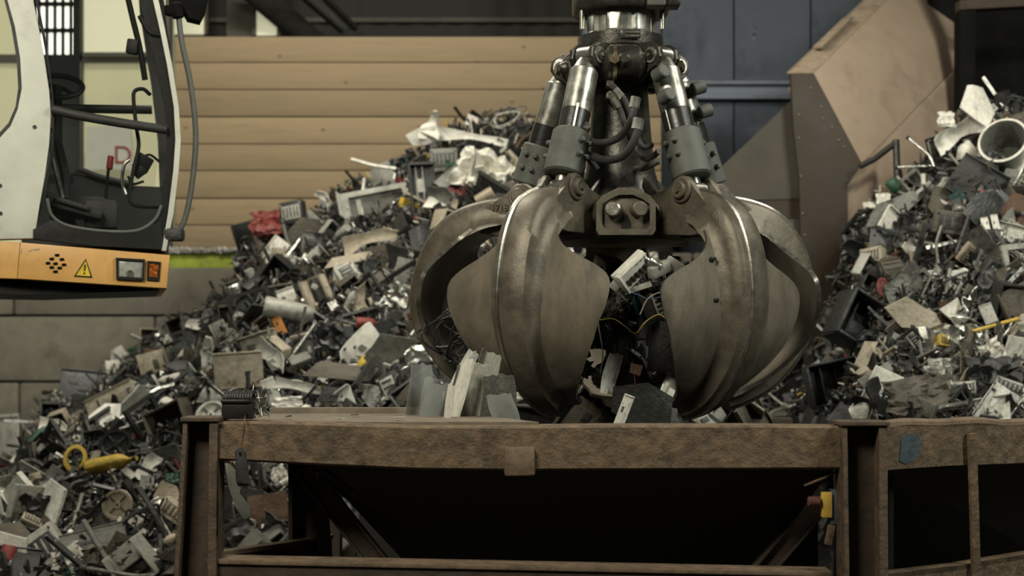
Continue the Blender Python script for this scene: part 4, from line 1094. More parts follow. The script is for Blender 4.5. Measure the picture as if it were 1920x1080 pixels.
def s_film(rn):
    bm=bmesh.new(); g=[]; n=16; o=rn.uniform(0,50); b=rn.uniform(0.3,0.9)
    for i in range(n+1):
        r_=[]
        for j in range(n+1):
            x=i/n-.5; z=j/n-.5; w=1-0.25*abs(z+0.1*sin(o))
            r_.append(bm.verts.new((x*w+0.10*sin(z*3+o),0.22*sin(x*5*b+o)+0.05*noise.noise(Vector((x*3+o,z*2,0))),z+0.07*noise.noise(Vector((x*4,o,0))))))
        g.append(r_)
    for i in range(n):
        for j in range(n): bm.faces.new((g[i][j],g[i+1][j],g[i+1][j+1],g[i][j+1]))
    bmesh.ops.recalc_face_normals(bm,faces=bm.faces); bmesh.ops.solidify(bm,geom=bm.faces[:],thickness=0.02); return bm
def s_tub(rn):
    bm=bmesh.new(); n=28
    pts=[(0.34,0.0),(0.40,0.35),(0.46,0.75),(0.52,0.76),(0.53,0.82),(0.48,0.83),(0.44,0.78),(0.37,0.36),(0.31,0.03)]
    rings=[[bm.verts.new((r*cos(2*pi*k/n),0.4-y,r*sin(2*pi*k/n))) for k in range(n)] for r,y in pts]
    for i in range(len(rings)-1):
        for k in range(n):
            f=bm.faces.new((rings[i][k],rings[i][(k+1)%n],rings[i+1][(k+1)%n],rings[i+1][k])); f.material_index=1 if i>=5 else 0
    bm.faces.new(rings[0]); f=bm.faces.new(rings[-1]); f.material_index=1
    return bm
def s_foil(rn): return s_crumple(rn,18,0.30,0.015)
def s_coilbox(rn): return s_motor(rn)

KINDS={ # kind: (builder, word, category, sizes m, colours, depth scale)
 'scrap_plate':(s_plate,'bent plate','scrap plate',(0.13,0.34),['grey','brown-grey','dark grey','pale grey','beige','dull steel','black','rusty','white']),
 'scrap_panel':(s_panel,'flat panel','scrap panel',(0.16,0.36),['beige','pale grey','grey','white','dull steel','brown-grey','dark grey']),
 'crumpled_sheet':(s_crumple,'crumpled sheet','crumpled sheet',(0.14,0.36),['dark grey','dull steel','grey','black','brown-grey','shiny steel','white']),
 'broken_casing':(s_casing,'broken open casing','casing',(0.14,0.32),['black','dark grey','grey','beige','brown-grey','pale grey']),
 'appliance_box':(s_box,'slatted metal box','box',(0.10,0.24),['grey','dull steel','beige','dark grey','black','pale grey']),
 'metal_pipe':(s_pipe,'pipe','pipe',(0.22,0.55),['dull steel','shiny steel','black','grey','pale grey','rusty']),
 'angle_bar':(s_bar,'angle bar','metal bar',(0.25,0.60),['dull steel','shiny steel','rusty','dark grey','pale grey','brown-grey']),
 'electric_motor':(s_motor,'finned motor','motor',(0.12,0.22),['dull steel','dark grey','rusty','grey','copper']),
 'circuit_board':(s_board,'circuit board','circuit board',(0.12,0.26),['green','brown-grey','dull steel','teal']),
 'metal_frame':(s_frame,'rectangular frame','frame',(0.20,0.42),['dull steel','dark grey','pale grey','beige','black']),
 'cable_tangle':(s_cable,'tangle of cables','cable',(0.18,0.38),['black','dark grey','black','grey','copper']),
 'scrap_wheel':(s_disc,'spoked disc','wheel',(0.12,0.24),['black','dark grey','pale grey','dull steel']),
 'plastic_bottle':(s_bottle,'bottle','bottle',(0.16,0.26),['white','pale grey','green','blue','red','beige']),
 'plastic_shard':(s_shard,'curved plastic shard','plastic shard',(0.14,0.36),['white','pale grey','dark grey','beige','grey','black','yellow','red']),
}
PM={}
def proto(kind, v, second='scrap dark grey'):
    key=(kind,v)
    if key not in PM:
        rn=random.Random(hash_(kind)*31+v); bm=KIND_BM[kind](rn); me=bpy.data.meshes.new(kind)
        bmesh.ops.recalc_face_normals(bm,faces=bm.faces); bm.to_mesh(me); bm.free()
        for m in ('scrap grey','scrap dark grey','scrap dull steel'): me.materials.append(M[m])
        me.shade_smooth(); me.set_sharp_from_angle(angle=radians(30)); PM[key]=me
    return PM[key]
def hash_(s): return sum(ord(c)*(i+3) for i,c in enumerate(s))
KIND_BM={k:v[0] for k,v in KINDS.items()}
KIND_BM.update({'foil':s_foil,'tub':s_tub,'film':s_film})
SECOND={'dark grey':'pale grey','black':'dark grey','grey':'dark grey','white':'grey','beige':'brown-grey','green':'dull steel','teal':'dull steel'}
def piece(name,kind,v,color,loc,size,rot,parent=None):
    name={'scrap_panel':'scrap_sheet','metal_frame':'metal_framework','scrap_wheel':'spoked_disc'}.get(name,name)
    o=bpy.data.objects.new(name,proto(kind,v)); COL.objects.link(o)
    o.location=loc; o.scale=size if not isinstance(size,(int,float)) else (size,)*3
    o.rotation_euler=rot
    o.material_slots[0].link='OBJECT'; o.material_slots[0].material=smat(color)
    o.material_slots[1].link='OBJECT'; o.material_slots[1].material=smat(SECOND.get(color,'dark grey'))
    return o

# ---- pieces one can point at in the photograph: px, py, width px, height px, tilt deg
HERO=[
 # name, kind, colour, px,py,w,h,tilt, extra yaw, label, category, heap
 ('crumpled_foil','foil','white',905,325,100,84,-25,'big crumpled pale foil sheet beside the far left cylinder sleeve','crumpled foil'),
 ('grey_box','box','grey',833,303,52,46,2,'small plain grey box standing above the framed drawer front','box'),
 ('dark_box','casing','dark grey',795,355,50,84,4,'tall dark casing wedged right of the framed drawer front','casing'),
 ('plastic_strip','shard','white',868,262,160,30,-5,'long white torn plastic strip lying along the crest of the left heap','plastic strip'),
 ('plastic_strip','shard','white',822,232,44,50,70,'upright white plastic loop poking above the crest of the left heap','plastic strip'),
 ('carton','plate','pale grey',795,255,60,34,10,'grey torn carton corner under the white plastic strip on the crest','carton'),
 ('metal_bracket','bar','white',700,308,85,16,-12,'pale bracket sticking out left of the crest with a square end','bracket'),
 ('plastic_sheet','plate','pale grey',718,330,64,42,25,'translucent grey plastic sheet behind the framed drawer front','plastic sheet'),
 ('cable_bundle','cable','teal',752,308,66,60,20,'dark green cable bundle hanging left of the small grey box','cable'),
 ('wire_bundle','cable','dark grey',950,222,90,60,30,'tangled dark wires on the topmost peak of the left heap','wire'),
 ('wire_bundle','cable','black',985,246,66,54,-30,'black wires right of the peak, beside the chrome cylinder','wire'),
 ('fabric_bag','crumple','red',505,418,70,46,5,'dark red fabric bag at the upper left shoulder of the left heap','bag'),
 ('fabric_bag','crumple','red',505,446,52,40,-8,'lower dark red cloth bag under the other red bag','bag'),
 ('appliance_cover','box','dark grey',550,400,46,40,10,'dark cover lying right of the red fabric bags','cover'),
 ('appliance_cover','plate','pale grey',590,418,36,44,50,'pale rounded cover above the small letter plate','cover'),
 ('scrap_plank','plate','beige',655,486,90,22,14,'broken beige slab below the framed drawer front','slab'),
 ('scrap_plank','shard','beige',700,452,110,30,12,'flattened beige tray under the framed drawer front','tray'),
 ('white_card','panel','white',539,560,34,34,20,'small square white card left of the ribbed heater block','card'),
 ('plastic_pipe','bottle','pale grey',555,586,120,40,-10,'thick pale plastic pipe lying below the small white card','plastic pipe'),
 ('orange_tag','panel','orange',524,611,18,34,25,'small orange part below the thick pale plastic pipe','orange part'),
 ('red_can','bottle','red',690,606,44,22,0,'red tin can right above the white rounded appliance panel','can'),
 ('steel_cylinder','motor','shiny steel',446,556,34,74,-70,'shiny steel tube catching the light at the left edge of the heap','steel tube'),
 ('steel_dome','disc','shiny steel',457,612,34,60,30,'bright curved steel dome below the shiny tube','steel dome'),
 ('rubber_ring','disc','grey',394,594,30,30,10,'grey rubber ring at the left edge of the heap near the concrete wall','ring'),
 ('steel_pipe','pipe','shiny steel',560,650,110,24,55,'chrome pipe slanting below the thick pale plastic pipe','pipe'),
 ('framed_sheet','panel','beige',447,694,92,60,4,'beige framed panel with rusty scratches above the black transformer','panel'),
 ('white_channel','panel','white',512,742,26,66,22,'white bent channel standing right of the black transformer','channel'),
 ('white_bar','shard','pale grey',565,729,96,18,-12,'pale flat bar lying across beside the white bent channel','bar'),
 ('white_rod','pipe','white',543,718,6,60,0,'thin white upright rod right of the white bent channel','rod'),
 ('wide_sheet','plate','brown-grey',640,697,130,40,-4,'wide brown-grey lid below the white rounded appliance panel','lid'),
 ('white_strip','bar','white',648,684,70,12,2,'white strip along the upper edge of the wide brown-grey lid','strip'),
 ('battery_pack','box','beige',688,728,40,18,-10,'small beige pack below the wide brown-grey lid','pack'),
 ('drink_can','bottle','yellow',686,678,40,24,60,'yellow-green can under the white rounded appliance panel','can'),
 ('red_toy_part','shard','red',755,660,60,14,8,'red flat plastic piece beside the far left claw','plastic piece'),
 ('torn_paper','crumple','white',540,758,54,30,4,'torn white paper just above the rim right of the black transformer','paper'),
 ('white_ball','bottle','white',576,768,22,20,40,'small round white cap behind the hopper rim','cap'),
 ('grey_hood','plate','grey',402,742,60,36,2,'grey rounded hood behind the left end of the hopper rim','hood'),
 ('white_bowl','disc','white',396,778,60,50,30,'white bowl cut by the left end of the hopper rim','bowl'),
 ('black_monitor','panel','black',155,723,82,52,-6,'black flat screen back tilted against the concrete wall','screen'),
 ('flat_board','panel','beige',208,752,106,40,26,'pale flat board lying on the low left part of the heap','board'),
 ('white_bulb','bottle','white',320,764,40,30,-30,'egg shaped white shell left of the hopper','shell'),
 ('tyre','disc','black',218,832,66,52,20,'black tyre wheel with spoked hub on the low left heap','wheel'),
 ('white_clip','bar','white',246,796,40,22,20,'row of bright white clips above the black tyre wheel','clip'),
 ('yellow_disc','disc','yellow',142,860,44,52,0,'yellow round disc with a dark hub left of the black tyre wheel','disc'),
 ('yellow_tube','bottle','yellow',210,868,100,30,12,'yellow plastic tube with pale end below the black tyre wheel','tube'),
 ('rope_reel','disc','beige',222,946,66,56,30,'yellow edged beige half disc in the lower left','disc'),
 ('pale_cabinet','panel','pale grey',8,862,64,150,4,'tall pale cabinet side at the left edge of the photo','cabinet side'),
 ('white_box','box','pale grey',80,1034,88,66,36,'pale grey rectangular housing low in the left corner','housing'),
 ('steel_tray','panel','grey',176,1012,120,44,12,'long grey tray lying right of the pale rectangular housing','tray'),
 ('white_trim','bar','white',142,964,20,80,72,'white upright trim strip above the long grey tray','trim strip'),
 ('shiny_can','motor','shiny steel',18,1010,60,50,40,'shiny round metal can in the lower left corner','can'),
 ('crumpled_bag','crumple','dull steel',130,908,80,36,15,'crumpled silver bag below the yellow disc','bag'),
 ('green_plastic','crumple','green',322,898,28,20,0,'small green piece left of the hopper post','plastic piece'),
 ('beige_disc','plate','beige',312,928,40,44,0,'beige oval piece cut by the left hopper post','plate'),
 ('white_plate','shard','white',282,880,30,52,60,'narrow white shard left of the hopper post','shard'),
 ('grey_plate','plate','grey',308,860,60,60,20,'large grey plate leaning left of the hopper post','plate'),
 ('white_rag','crumple','white',525,896,34,40,30,'white rag seen through the gap between the hopper posts','rag'),
 ('rusty_plate','plate','rusty',500,960,90,76,20,'big rusty plate seen through the gap between the hopper posts','plate'),
]
HERO_B=[
 ('white_tub','tub','white',1886,282,84,96,-20,'white tub with pale blue inside, tipped over on the right heap','tub'),
 ('white_cover','plate','white',1838,195,56,84,10,'tall white cover standing at the top of the right heap','cover'),
 ('white_bracket','crumple','white',1775,224,32,30,0,'small white funnel left of the tall white cover','funnel'),
 ('white_moulding','shard','white',1802,254,92,34,28,'long white curved moulding left of the tipped tub','moulding'),
 ('white_cup','bottle','white',1812,282,34,40,86,'pale cup under the long white moulding','cup'),
 ('bent_tube','pipe','shiny steel',1726,284,56,50,-52,'bright folding metal leg above the right heap','metal leg'),
 ('bent_tube','pipe','shiny steel',1712,312,70,12,4,'second bright metal leg, nearly level, under the folding one','metal leg'),
 ('steel_tube','pipe','pale grey',1800,312,70,30,-45,'pale slanting tube below the long white moulding','tube'),
 ('yellow_bar','bar','yellow',1875,232,40,30,42,'yellow block stuck between the white cover and the tipped tub','yellow block'),
 ('dark_sheet','plate','grey',1672,396,120,40,30,'wide grey folded sheet beside the chute end wall','sheet'),
 ('white_foam','crumple','white',1656,374,28,24,0,'crumpled white foam on the wide grey folded sheet','foam'),
 ('white_foam','crumple','white',1630,384,24,12,0,'smaller white foam crumb next to the chute end wall','foam'),
 ('green_bottle','bottle','green',1676,350,22,30,-50,'green bottle neck beside the beige chute side','bottle'),
 ('red_ball','crumple','red',1851,366,24,22,0,'red knob below the tipped white tub','knob'),
 ('bright_bar','panel','white',1848,422,14,32,8,'left one of two bright metal bars on the right heap','metal bar'),
 ('bright_bar','panel','white',1867,420,14,32,8,'right one of two bright metal bars on the right heap','metal bar'),
 ('beige_block','box','brown-grey',1800,420,100,44,-8,'long brown-grey padded block left of the two bright bars','block'),
 ('black_pad','plate','black',1845,392,80,60,30,'black triangular pad below the red knob','pad'),
 ('vacuum_body','motor','brown-grey',1672,510,60,52,10,'round brown-grey drum with red centre on the right heap','drum'),
 ('red_hub','disc','red',1654,538,22,34,0,'dark red ring on the end of the round drum','ring'),
 ('white_flap','crumple','white',1738,516,50,20,4,'flat white flap right of the round drum','flap'),
 ('white_flap','plate','white',1798,514,34,16,4,'small bright flap further right of the round drum','flap'),
 ('bent_handlebar','pipe','yellow',1858,612,110,30,15,'bent yellow tube handle at the right edge','handle'),
 ('white_slab','plate','beige',1708,592,96,50,-16,'broken cream slab in the middle of the right heap','slab'),
 ('open_casing','casing','black',1618,610,110,90,-30,'large black open casing lying above the hopper rim','casing'),
 ('open_casing','casing','black',1570,716,110,80,12,'dark folded casing in front, right of the grab','casing'),
 ('yellow_box','box','yellow',1772,640,32,26,-10,'small yellow box in front of the cream slab','box'),
 ('white_post','panel','pale grey',1853,588,24,40,20,'pale post piece above the bent yellow handle','post piece'),
 ('white_torn_board','plate','white',1610,770,36,34,-20,'white torn board corner standing on the hopper rim','board'),
 ('bin_bag','crumple','brown-grey',1722,742,150,70,5,'large crumpled brown-grey bag behind the hopper rim','bag'),
 ('paper_sheet','crumple','white',1738,716,50,16,-8,'white sheet on the large crumpled brown bag','paper'),
 ('paper_sheet','crumple','pale grey',1760,682,42,20,0,'light grey sheet above the large crumpled brown bag','paper'),
 ('white_pole','pipe','shiny steel',1462,716,110,60,-54,'thick bright steel pole slanting down beside the right claw','pole'),
 ('white_sheet','shard','white',1500,640,50,110,66,'tall white torn strip between right claw and right heap','plastic strip'),
 ('white_sheet','shard','white',1388,735,22,54,-74,'white square strip with orange end below the right claw','plastic strip'),
 ('clear_cover','disc','pale grey',1482,778,90,30,0,'clear rounded lid lying behind the hopper rim right of the grab','lid'),
 ('white_bar','bar','white',1452,745,70,20,-38,'white flat strip under the thick bright steel pole','strip'),
 ('metal_stub','pipe','shiny steel',1593,556,14,40,70,'bright thin metal stub above the large black casing','metal stub'),
 ('crumpled_paper','crumple','white',1535,575,50,40,20,'crumpled white packing left of the large black casing','packing'),
]
ALIAS={'panel':'scrap_panel','plate':'scrap_plate','crumple':'crumpled_sheet','casing':'broken_casing','box':'appliance_box','pipe':'metal_pipe','bar':'angle_bar','motor':'electric_motor','board':'circuit_board','cable':'cable_tangle','disc':'scrap_wheel','bottle':'plastic_bottle','shard':'plastic_shard','foil':'foil','tub':'tub'}
ASP={'scrap_panel':0.8,'scrap_plate':1.1,'crumpled_sheet':1.0,'broken_casing':0.8,'appliance_box':0.62,'metal_pipe':0.2,'angle_bar':0.15,'electric_motor':0.6,'circuit_board':0.7,'cable_tangle':0.9,'scrap_wheel':1.0,'plastic_bottle':0.36,'plastic_shard':0.45,'foil':1.0,'tub':1.06}
LMR=[]
LM=[] # landmarks for the labels of the small pieces
def hero(h, surf, y0, y1, idx):
    name,kd,colr,px,py,w,hh,tilt,label,cat=h
    kind=ALIAS[kd]; p=hit(px,py,surf,y0,y1)
    if p is None: p=W(px,py,(YA-0.5) if surf is hA else (YBK-0.4))
    p=W(px,py,p.y-(0.28 if max(w,hh)>75 else 0.22))
    s=p.y/F; rn=random.Random(idx*7+3)
    W_,H_=w*s,hh*s
    if kind in ('metal_pipe','angle_bar','electric_motor','plastic_bottle','plastic_shard'):
        L=sqrt(W_*W_+H_*H_) if kind in('metal_pipe','angle_bar') else max(W_,H_)
        sz=(L, max(min(W_,H_)/ASP[kind],L*0.25) if kind in('electric_motor','plastic_bottle','plastic_shard') else L*0.6, max(min(W_,H_)/ASP[kind], L*0.2) if kind in('electric_motor','plastic_bottle','plastic_shard') else L*0.6)
    else: sz=(W_, min(W_,H_)*1.0, H_/ASP[kind])
    rx=radians(rn.uniform(-22,5)); rz=radians(rn.uniform(-20,20))
    if kd=='tub': rx=radians(-15); rz=radians(-35)
    rot=(Matrix.Rotation(-radians(tilt),4,'Y')@Matrix.Rotation(rz,4,'Z')@Matrix.Rotation(rx,4,'X')).to_euler()
    o=piece(name,kind,100+idx%7,colr,p,sz,rot)
    if name in('tyre','yellow_disc'): o.material_slots[1].material=smat('dull steel' if name=='tyre' else 'black')
    tag(o,label,cat); LM.append((px,py,label)); LMR.append((px,py,(0.42*w)**2+100,(0.42*hh)**2+100)); return o
for i,h in enumerate(HERO): hero(h,hA,8.9,15.0,i)
for i,h in enumerate(HERO_B):
    use=hB if h[3]>1545 else hA
    hero(h,use,8.6 if use is hB else 8.9,12.6 if use is hB else 15.0,i+100)

# ---- large pieces built one by one
def lm(px,py,w,h,label): LM.append((px,py,label)); LMR.append((px,py,(0.55*w)**2,(0.6*h)**2)); EXTRA.append(label)
EXTRA=[]
def quad(px,Y,dyaw=0.0): return [W(x,y,Y+dyaw*(x-px[0][0])/100.0) for x,y in px]
p=hit(704,388,hA); Yd=p.y-0.30; LB='long grey framed drawer front leaning near the top of the left heap'
t=thing('drawer_front',LB,'drawer front',W(704,430,Yd)); lm(704,392,150,90,LB)
o=quad([(637,364),(760,341),(779,397),(650,437)],Yd,0.06); i_=quad([(652,371),(752,352),(766,392),(662,424)],Yd,0.06)
bm=bmesh.new(); ringprism(bm,o,i_,(0.02,0.10,0.0)); finish('surround',bm,smat('pale grey'),t)
bm=bmesh.new(); prism(bm,[v+Vector((0.01,0.05,0)) for v in i_],(0,0.02,0)); finish('sunk_sheet',bm,smat('grey'),t)
bm=bmesh.new(); a=quad([(668,376),(748,358),(752,376),(676,417)],Yd,0.06)
prism(bm,[v+Vector((0.01,0.035,0)) for v in quad([(664,374),(673,372),(683,417),(674,420)],Yd,0.06)],(0,0.02,0)); finish('divider',bm,smat('pale grey'),t)
bm=bmesh.new(); prism(bm,quad([(650,437),(779,397),(781,404),(652,446)],Yd-0.02,0.06),(0,0.14,0)); finish('lip',bm,smat('white'),t)
bm=bmesh.new(); prism(bm,quad([(628,357),(637,364),(650,437),(643,434)],Yd,0.06),(0.0,0.12,0)); finish('end_piece',bm,smat('pale grey'),t)
p=hit(672,645,hA); Yd=p.y-0.28; LB='white rounded appliance sheet with a square hole low in the left heap'
t=thing('appliance_sheet',LB,'sheet',W(655,680,Yd)); lm(672,645,80,80,LB)
bm=bmesh.new(); prism(bm,quad(smooth_px([(636,660),(686,606),(700,612),(709,626),(708,636),(660,684)],3),Yd,0.05),(0,0.035,0),0,0.006); finish('sheet',bm,smat('white'),t)
bm=bmesh.new(); prism(bm,quad([(670,652),(678,645),(689,652),(681,660)],Yd-0.008,0.05),(0,0.02,0)); finish('square_hole',bm,smat('grey'),t)
bm=bmesh.new(); prism(bm,quad([(643,655),(648,650),(649,655),(645,659)],Yd-0.008,0.05),(0,0.02,0)); finish('small_hole',bm,smat('black'),t)
p=hit(597,556,hA); Yd=p.y-0.30; LB='ribbed metal heater block standing in the middle of the left heap'
t=thing('heater_block',LB,'heater block',W(605,600,Yd)); lm(597,556,80,95,LB)
def rib_(a,b,w,cc,nm):
    bm=bmesh.new(); tube(bm,[W(a[0],a[1],Yd),W((a[0]+b[0])/2,(a[1]+b[1])/2,Yd-0.02),W(b[0],b[1],Yd)],w,10,6); finish(nm,bm,smat(cc),t)
bm=bmesh.new(); prism(bm,quad([(562,530),(600,512),(634,580),(600,604)],Yd+0.02),(0,0.14,0),0,0.01); finish('body',bm,smat('brown-grey'),t)
rib_((567,531),(596,602),0.045,'beige','rib'); rib_((586,524),(612,592),0.035,'dark grey','rib'); rib_((602,516),(630,582),0.035,'beige','rib')
bm=bmesh.new(); bx(bm,W(590,538,Yd-0.05),(0.06,0.04,0.05),(0,0.5,0),0.01); finish('bracket',bm,smat('pale grey'),t)
bm=bmesh.new(); prism(bm,quad([(592,592),(606,586),(612,602),(598,608)],Yd-0.04),(0,0.06,0),0,0.005); finish('end_plate',bm,smat('shiny steel'),t)

# ---- countless fine bits between the pieces
def chips(name,surf,x0,x1,y0,y1,n,label,seed,nx=150,ny=70,bounds=None):
    """one heap: its dark core and the countless bits on it, in one mesh"""
    rn=random.Random(seed); cols=['black','dark grey','brown-grey','grey','pale grey','beige','dull steel','white','rusty','shiny steel','red','yellow']
    wts=[46,26,14,5,3.5,3.5,4,4.2,4,4.5,0.7,0.4]
    V=[];FC=[];MI=[]
    bx0,bx1,by0,by1=bounds
    for i in range(nx+1):
        for j in range(ny+1):
            x=bx0+(bx1-bx0)*i/nx; y=by0+(by1-by0)*j/ny
            V.append((x,y,max(0.0,surf(x,y)-0.10+0.10*nz_(x,y,8,1))))
    for i in range(nx):
        for j in range(ny):
            a=i*(ny+1)+j; FC.append((a,a+ny+1,a+ny+2,a+1)); MI.append(0)
    unit=[Vector((sx*.5,sy*.5,sz*.5)) for sx in(-1,1) for sy in(-1,1) for sz in(-1,1)]
    quads=((0,1,3,2),(4,6,7,5),(0,4,5,1),(2,3,7,6),(0,2,6,4),(1,5,7,3))
    for k in range(n):
        x=rn.uniform(x0,x1); y=rn.uniform(y0,y1); z=surf(x,y)
        if z<0.6: continue
        px,py=proj((x,y,z))
        if px<-60 or px>1980 or py>1120: continue
        if py>815 and px>660: continue
        s=rn.uniform(0.02,0.065)*(1 if rn.random()<0.85 else 1.8); t=rn.random()
        sz=(s*rn.uniform(.8,1.8),s*rn.uniform(.6,1.2),s*0.2) if t<0.55 else ((s*0.22,s*0.22,s*rn.uniform(2,5)) if t<0.85 else (s,s*.8,s*.7))
        m=Euler((rn.uniform(-1.4,1.4),rn.uniform(-1.4,1.4),rn.uniform(0,3))).to_matrix(); c=Vector((x,y,z+rn.uniform(-0.02,0.05)))
        b=len(V)
        for u in unit: V.append(tuple(c+m@Vector((u.x*sz[0],u.y*sz[1],u.z*sz[2]))))
        mi=rn.choices(range(len(cols)),wts)[0]
        for q in quads: FC.append(tuple(b+w for w in q)); MI.append(mi)
    me=bpy.data.meshes.new(name); me.from_pydata(V,[],FC); me.polygons.foreach_set('material_index',MI)
    for c in cols: me.materials.append(smat(c))
    me.update(); o=bpy.data.objects.new(name,me); COL.objects.link(o)
    return tag(o,label,'scrap heap',kind='stuff')
chips('scrap_heap',hA,-5.6,3.4,9.4,15.0,19000,'heap of countless small scrap bits piled against the plank wall',3,bounds=(-6.2,4.6,8.9,15.25))
chips('scrap_heap',hB,2.4,4.8,9.0,12.5,7000,'heap of countless small scrap bits in front of the brown steel chute',4,90,50,bounds=(2.2,6.4,8.3,12.7))

# ---- individual pieces scattered over both heaps
CW={'white':0.95,'pale grey':0.9,'shiny steel':1.2,'red':0.25,'yellow':0.2,'black':1.9,'dark grey':1.5,'green':0.5,'blue':0.3,'copper':0.25,'brown-grey':1.3,'grey':1.2}
PL=[]
def place(surf,heap,px0,px1,X,Yr,n,seed,sc=1.0):
    rn=random.Random(seed); kinds=list(KINDS); kw=[16,9,10,9,8,10,9,3,4,5,8,3,4,9]; got=0; tries=0
    while got<n and tries<60000:
        tries+=1
        x=rn.uniform(*X); y=rn.uniform(*Yr); z=surf(x,y)
        if z<0.7: continue
        p=Vector((x,y,z)); px,py=proj(p)
        if px<px0 or px>px1 or py>1085: continue
        if py>800 and px>640: continue
        if 335<px<420 and py>800: continue
        if 440<px<1480 and 420>0 and py>790 and not (415<px<640): continue
        if 770<px<1520 and rn.random()<0.72 and py<700 : continue
        # drop what nearer scrap hides
        if any(surf(x+(0-x)*k/y*1.0, y-k)>ZC+(z-ZC)*(y-k)/y+0.03 for k in (0.15,0.3,0.5,0.8,1.2)): continue
        near=min(((px-a)**2+(py-b)**2,) for a,b,_ in LM)[0] if LM else 1e9
        fm=22 if (y<11.8 and surf is hA) else 10
        if any(((px-a)/(sqrt(c)+fm))**2+((py-b)/(sqrt(d)+fm))**2<1 for a,b,c,d in LMR): continue
        if any((px-a[0])**2+(py-a[1])**2 < a[2] for a in PL[-900:]): continue
        kind=rn.choices(kinds,kw)[0]; b_,word,cat,(s0,s1),cols=KINDS[kind]
        colr=rn.choices(cols,[CW.get(c,1)*(1.7 if (surf is hB and c in('white','shiny steel','pale grey')) else 1) for c in cols])[0]
        s=(s0+(s1-s0)*rn.random()**1.6)*sc*(1.25 if (y<11.8 and surf is hA) else 1.0)
        sz=(s*rn.uniform(.85,1.1),s,s*rn.uniform(.8,1.05)) if kind!='metal_pipe' and kind!='angle_bar' else (s,s*.7,s*.7)
        rot=Euler((rn.uniform(-0.9,0.35),rn.uniform(-pi,pi),rn.uniform(-0.8,0.8)))
        o=piece(kind,kind,rn.randint(0,4),colr,p+Vector((0,-0.04,0.03)),sz,rot)
        o['category']=cat
        PL.append((px,py,rn.choice((8,14,20))**2,o,colr,word,kind,heap,s)); got+=1
place(hA,'left heap',-20,1560,(-5.6,3.3),(9.5,14.9),600,21,1.22)
nA=len(PL)
place(hB,'right heap',1545,1935,(2.3,4.8),(9.1,12.4),230,22,1.12)

def direction(dx,dy):
    a=math.degrees(atan2(-dy,dx))%360
    return ['right of','above and right of','above','above and left of','left of','below and left of','below','below and right of'][int(((a+22.5)%360)//45)]
def short(lb):
    return SHORT.get(lb, ' '.join(lb.split()[:4]))
SHORT={}
STOP={'lying','leaning','near','beside','standing','under','below','above','left','right','with','at','in','on','between','behind','tilted','wedged','sticking','poking','hanging','catching','cut','seen','slanting','stuck','further','just','along','nearly','next','next','tipped','across','along','cut','of'}
allh=HERO+HERO_B+[(0,)*8+(l,) for l in EXTRA]
for h in allh:
    ws=h[8].split(','); w=ws[0].split(); out=[]
    for k,t in enumerate(w):
        if k>1 and t in STOP: break
        out.append(t)
    SHORT[h[8]]=' '.join(out[:5])
cnt={}
for h in allh: cnt[SHORT[h[8]]]=cnt.get(SHORT[h[8]],0)+1
LMU=[(a,b,SHORT[l]) for a,b,l in LM if cnt[SHORT[l]]==1]
# fixed things one can find as well
LMU+= [(320,500,'yellow cab base'),(1000,560,'front left claw'),(980,300,'far left cylinder'),(1500,560,'right claw'),(780,560,'far left claw'),(445,760,'black transformer'),(370,900,'left hopper post'),(1560,300,'brown chute wall')]
groups={}
for rec in PL:
    px,py,_,o,colr,word,kind,heap,s=rec
    best=sorted(LMU,key=lambda l:(l[0]-px)**2+(l[1]-py)**2)[:1][0]
    d=direction(px-best[0],py-best[1]); dist=sqrt((px-best[0])**2+(py-best[1])**2)
    far='well ' if dist>75 else ''
    lb=f"{colr} {word} {far}{d} the {best[2]}"
    groups.setdefault(lb,[]).append(rec)
for lb,rs in groups.items():
    if len(rs)==1: rs[0][3]['label']=lb; continue
    xs=[r[0] for r in rs]; ys=[r[1] for r in rs]
    if max(xs)-min(xs)>=max(ys)-min(ys): rs.sort(key=lambda r:r[0]); names=['leftmost','rightmost'] 
    else: rs.sort(key=lambda r:r[1]); names=['topmost','lowest']
    if len(rs)==2: nn=names
    else:
        mid=['second','third','fourth','fifth','sixth','seventh','eighth']
        nn=[names[0]]+[f"{mid[k]} {'from left' if names[0]=='leftmost' else 'from top'}" for k in range(len(rs)-2)]+[names[1]]
    for r,nm in zip(rs,nn):
        r[3]['label']=f"{nm} {lb}" 
for r in PL: r[3]['group']=heapname({'metal_pipe':'pipes','angle_bar':'metal bars','scrap_plate':'bent plates','scrap_panel':'flat panels','crumpled_sheet':'crumpled sheets','broken_casing':'broken casings','appliance_box':'slatted boxes','electric_motor':'motors','circuit_board':'circuit boards','metal_frame':'metal frames','cable_tangle':'cable tangles','scrap_wheel':'discs','plastic_bottle':'bottles','plastic_shard':'plastic shards'}[r[6]]+' in the '+r[7])

# ------------------------------------------------------------------ scrap held in the claws and falling from them
def loose(name,kind,v,colr,px,py,Y,size,rot,label,cat,group=None):
    o=piece(name,kind,v,colr,W(px,py,Y),size,rot); tag(o,label,cat,group); return o
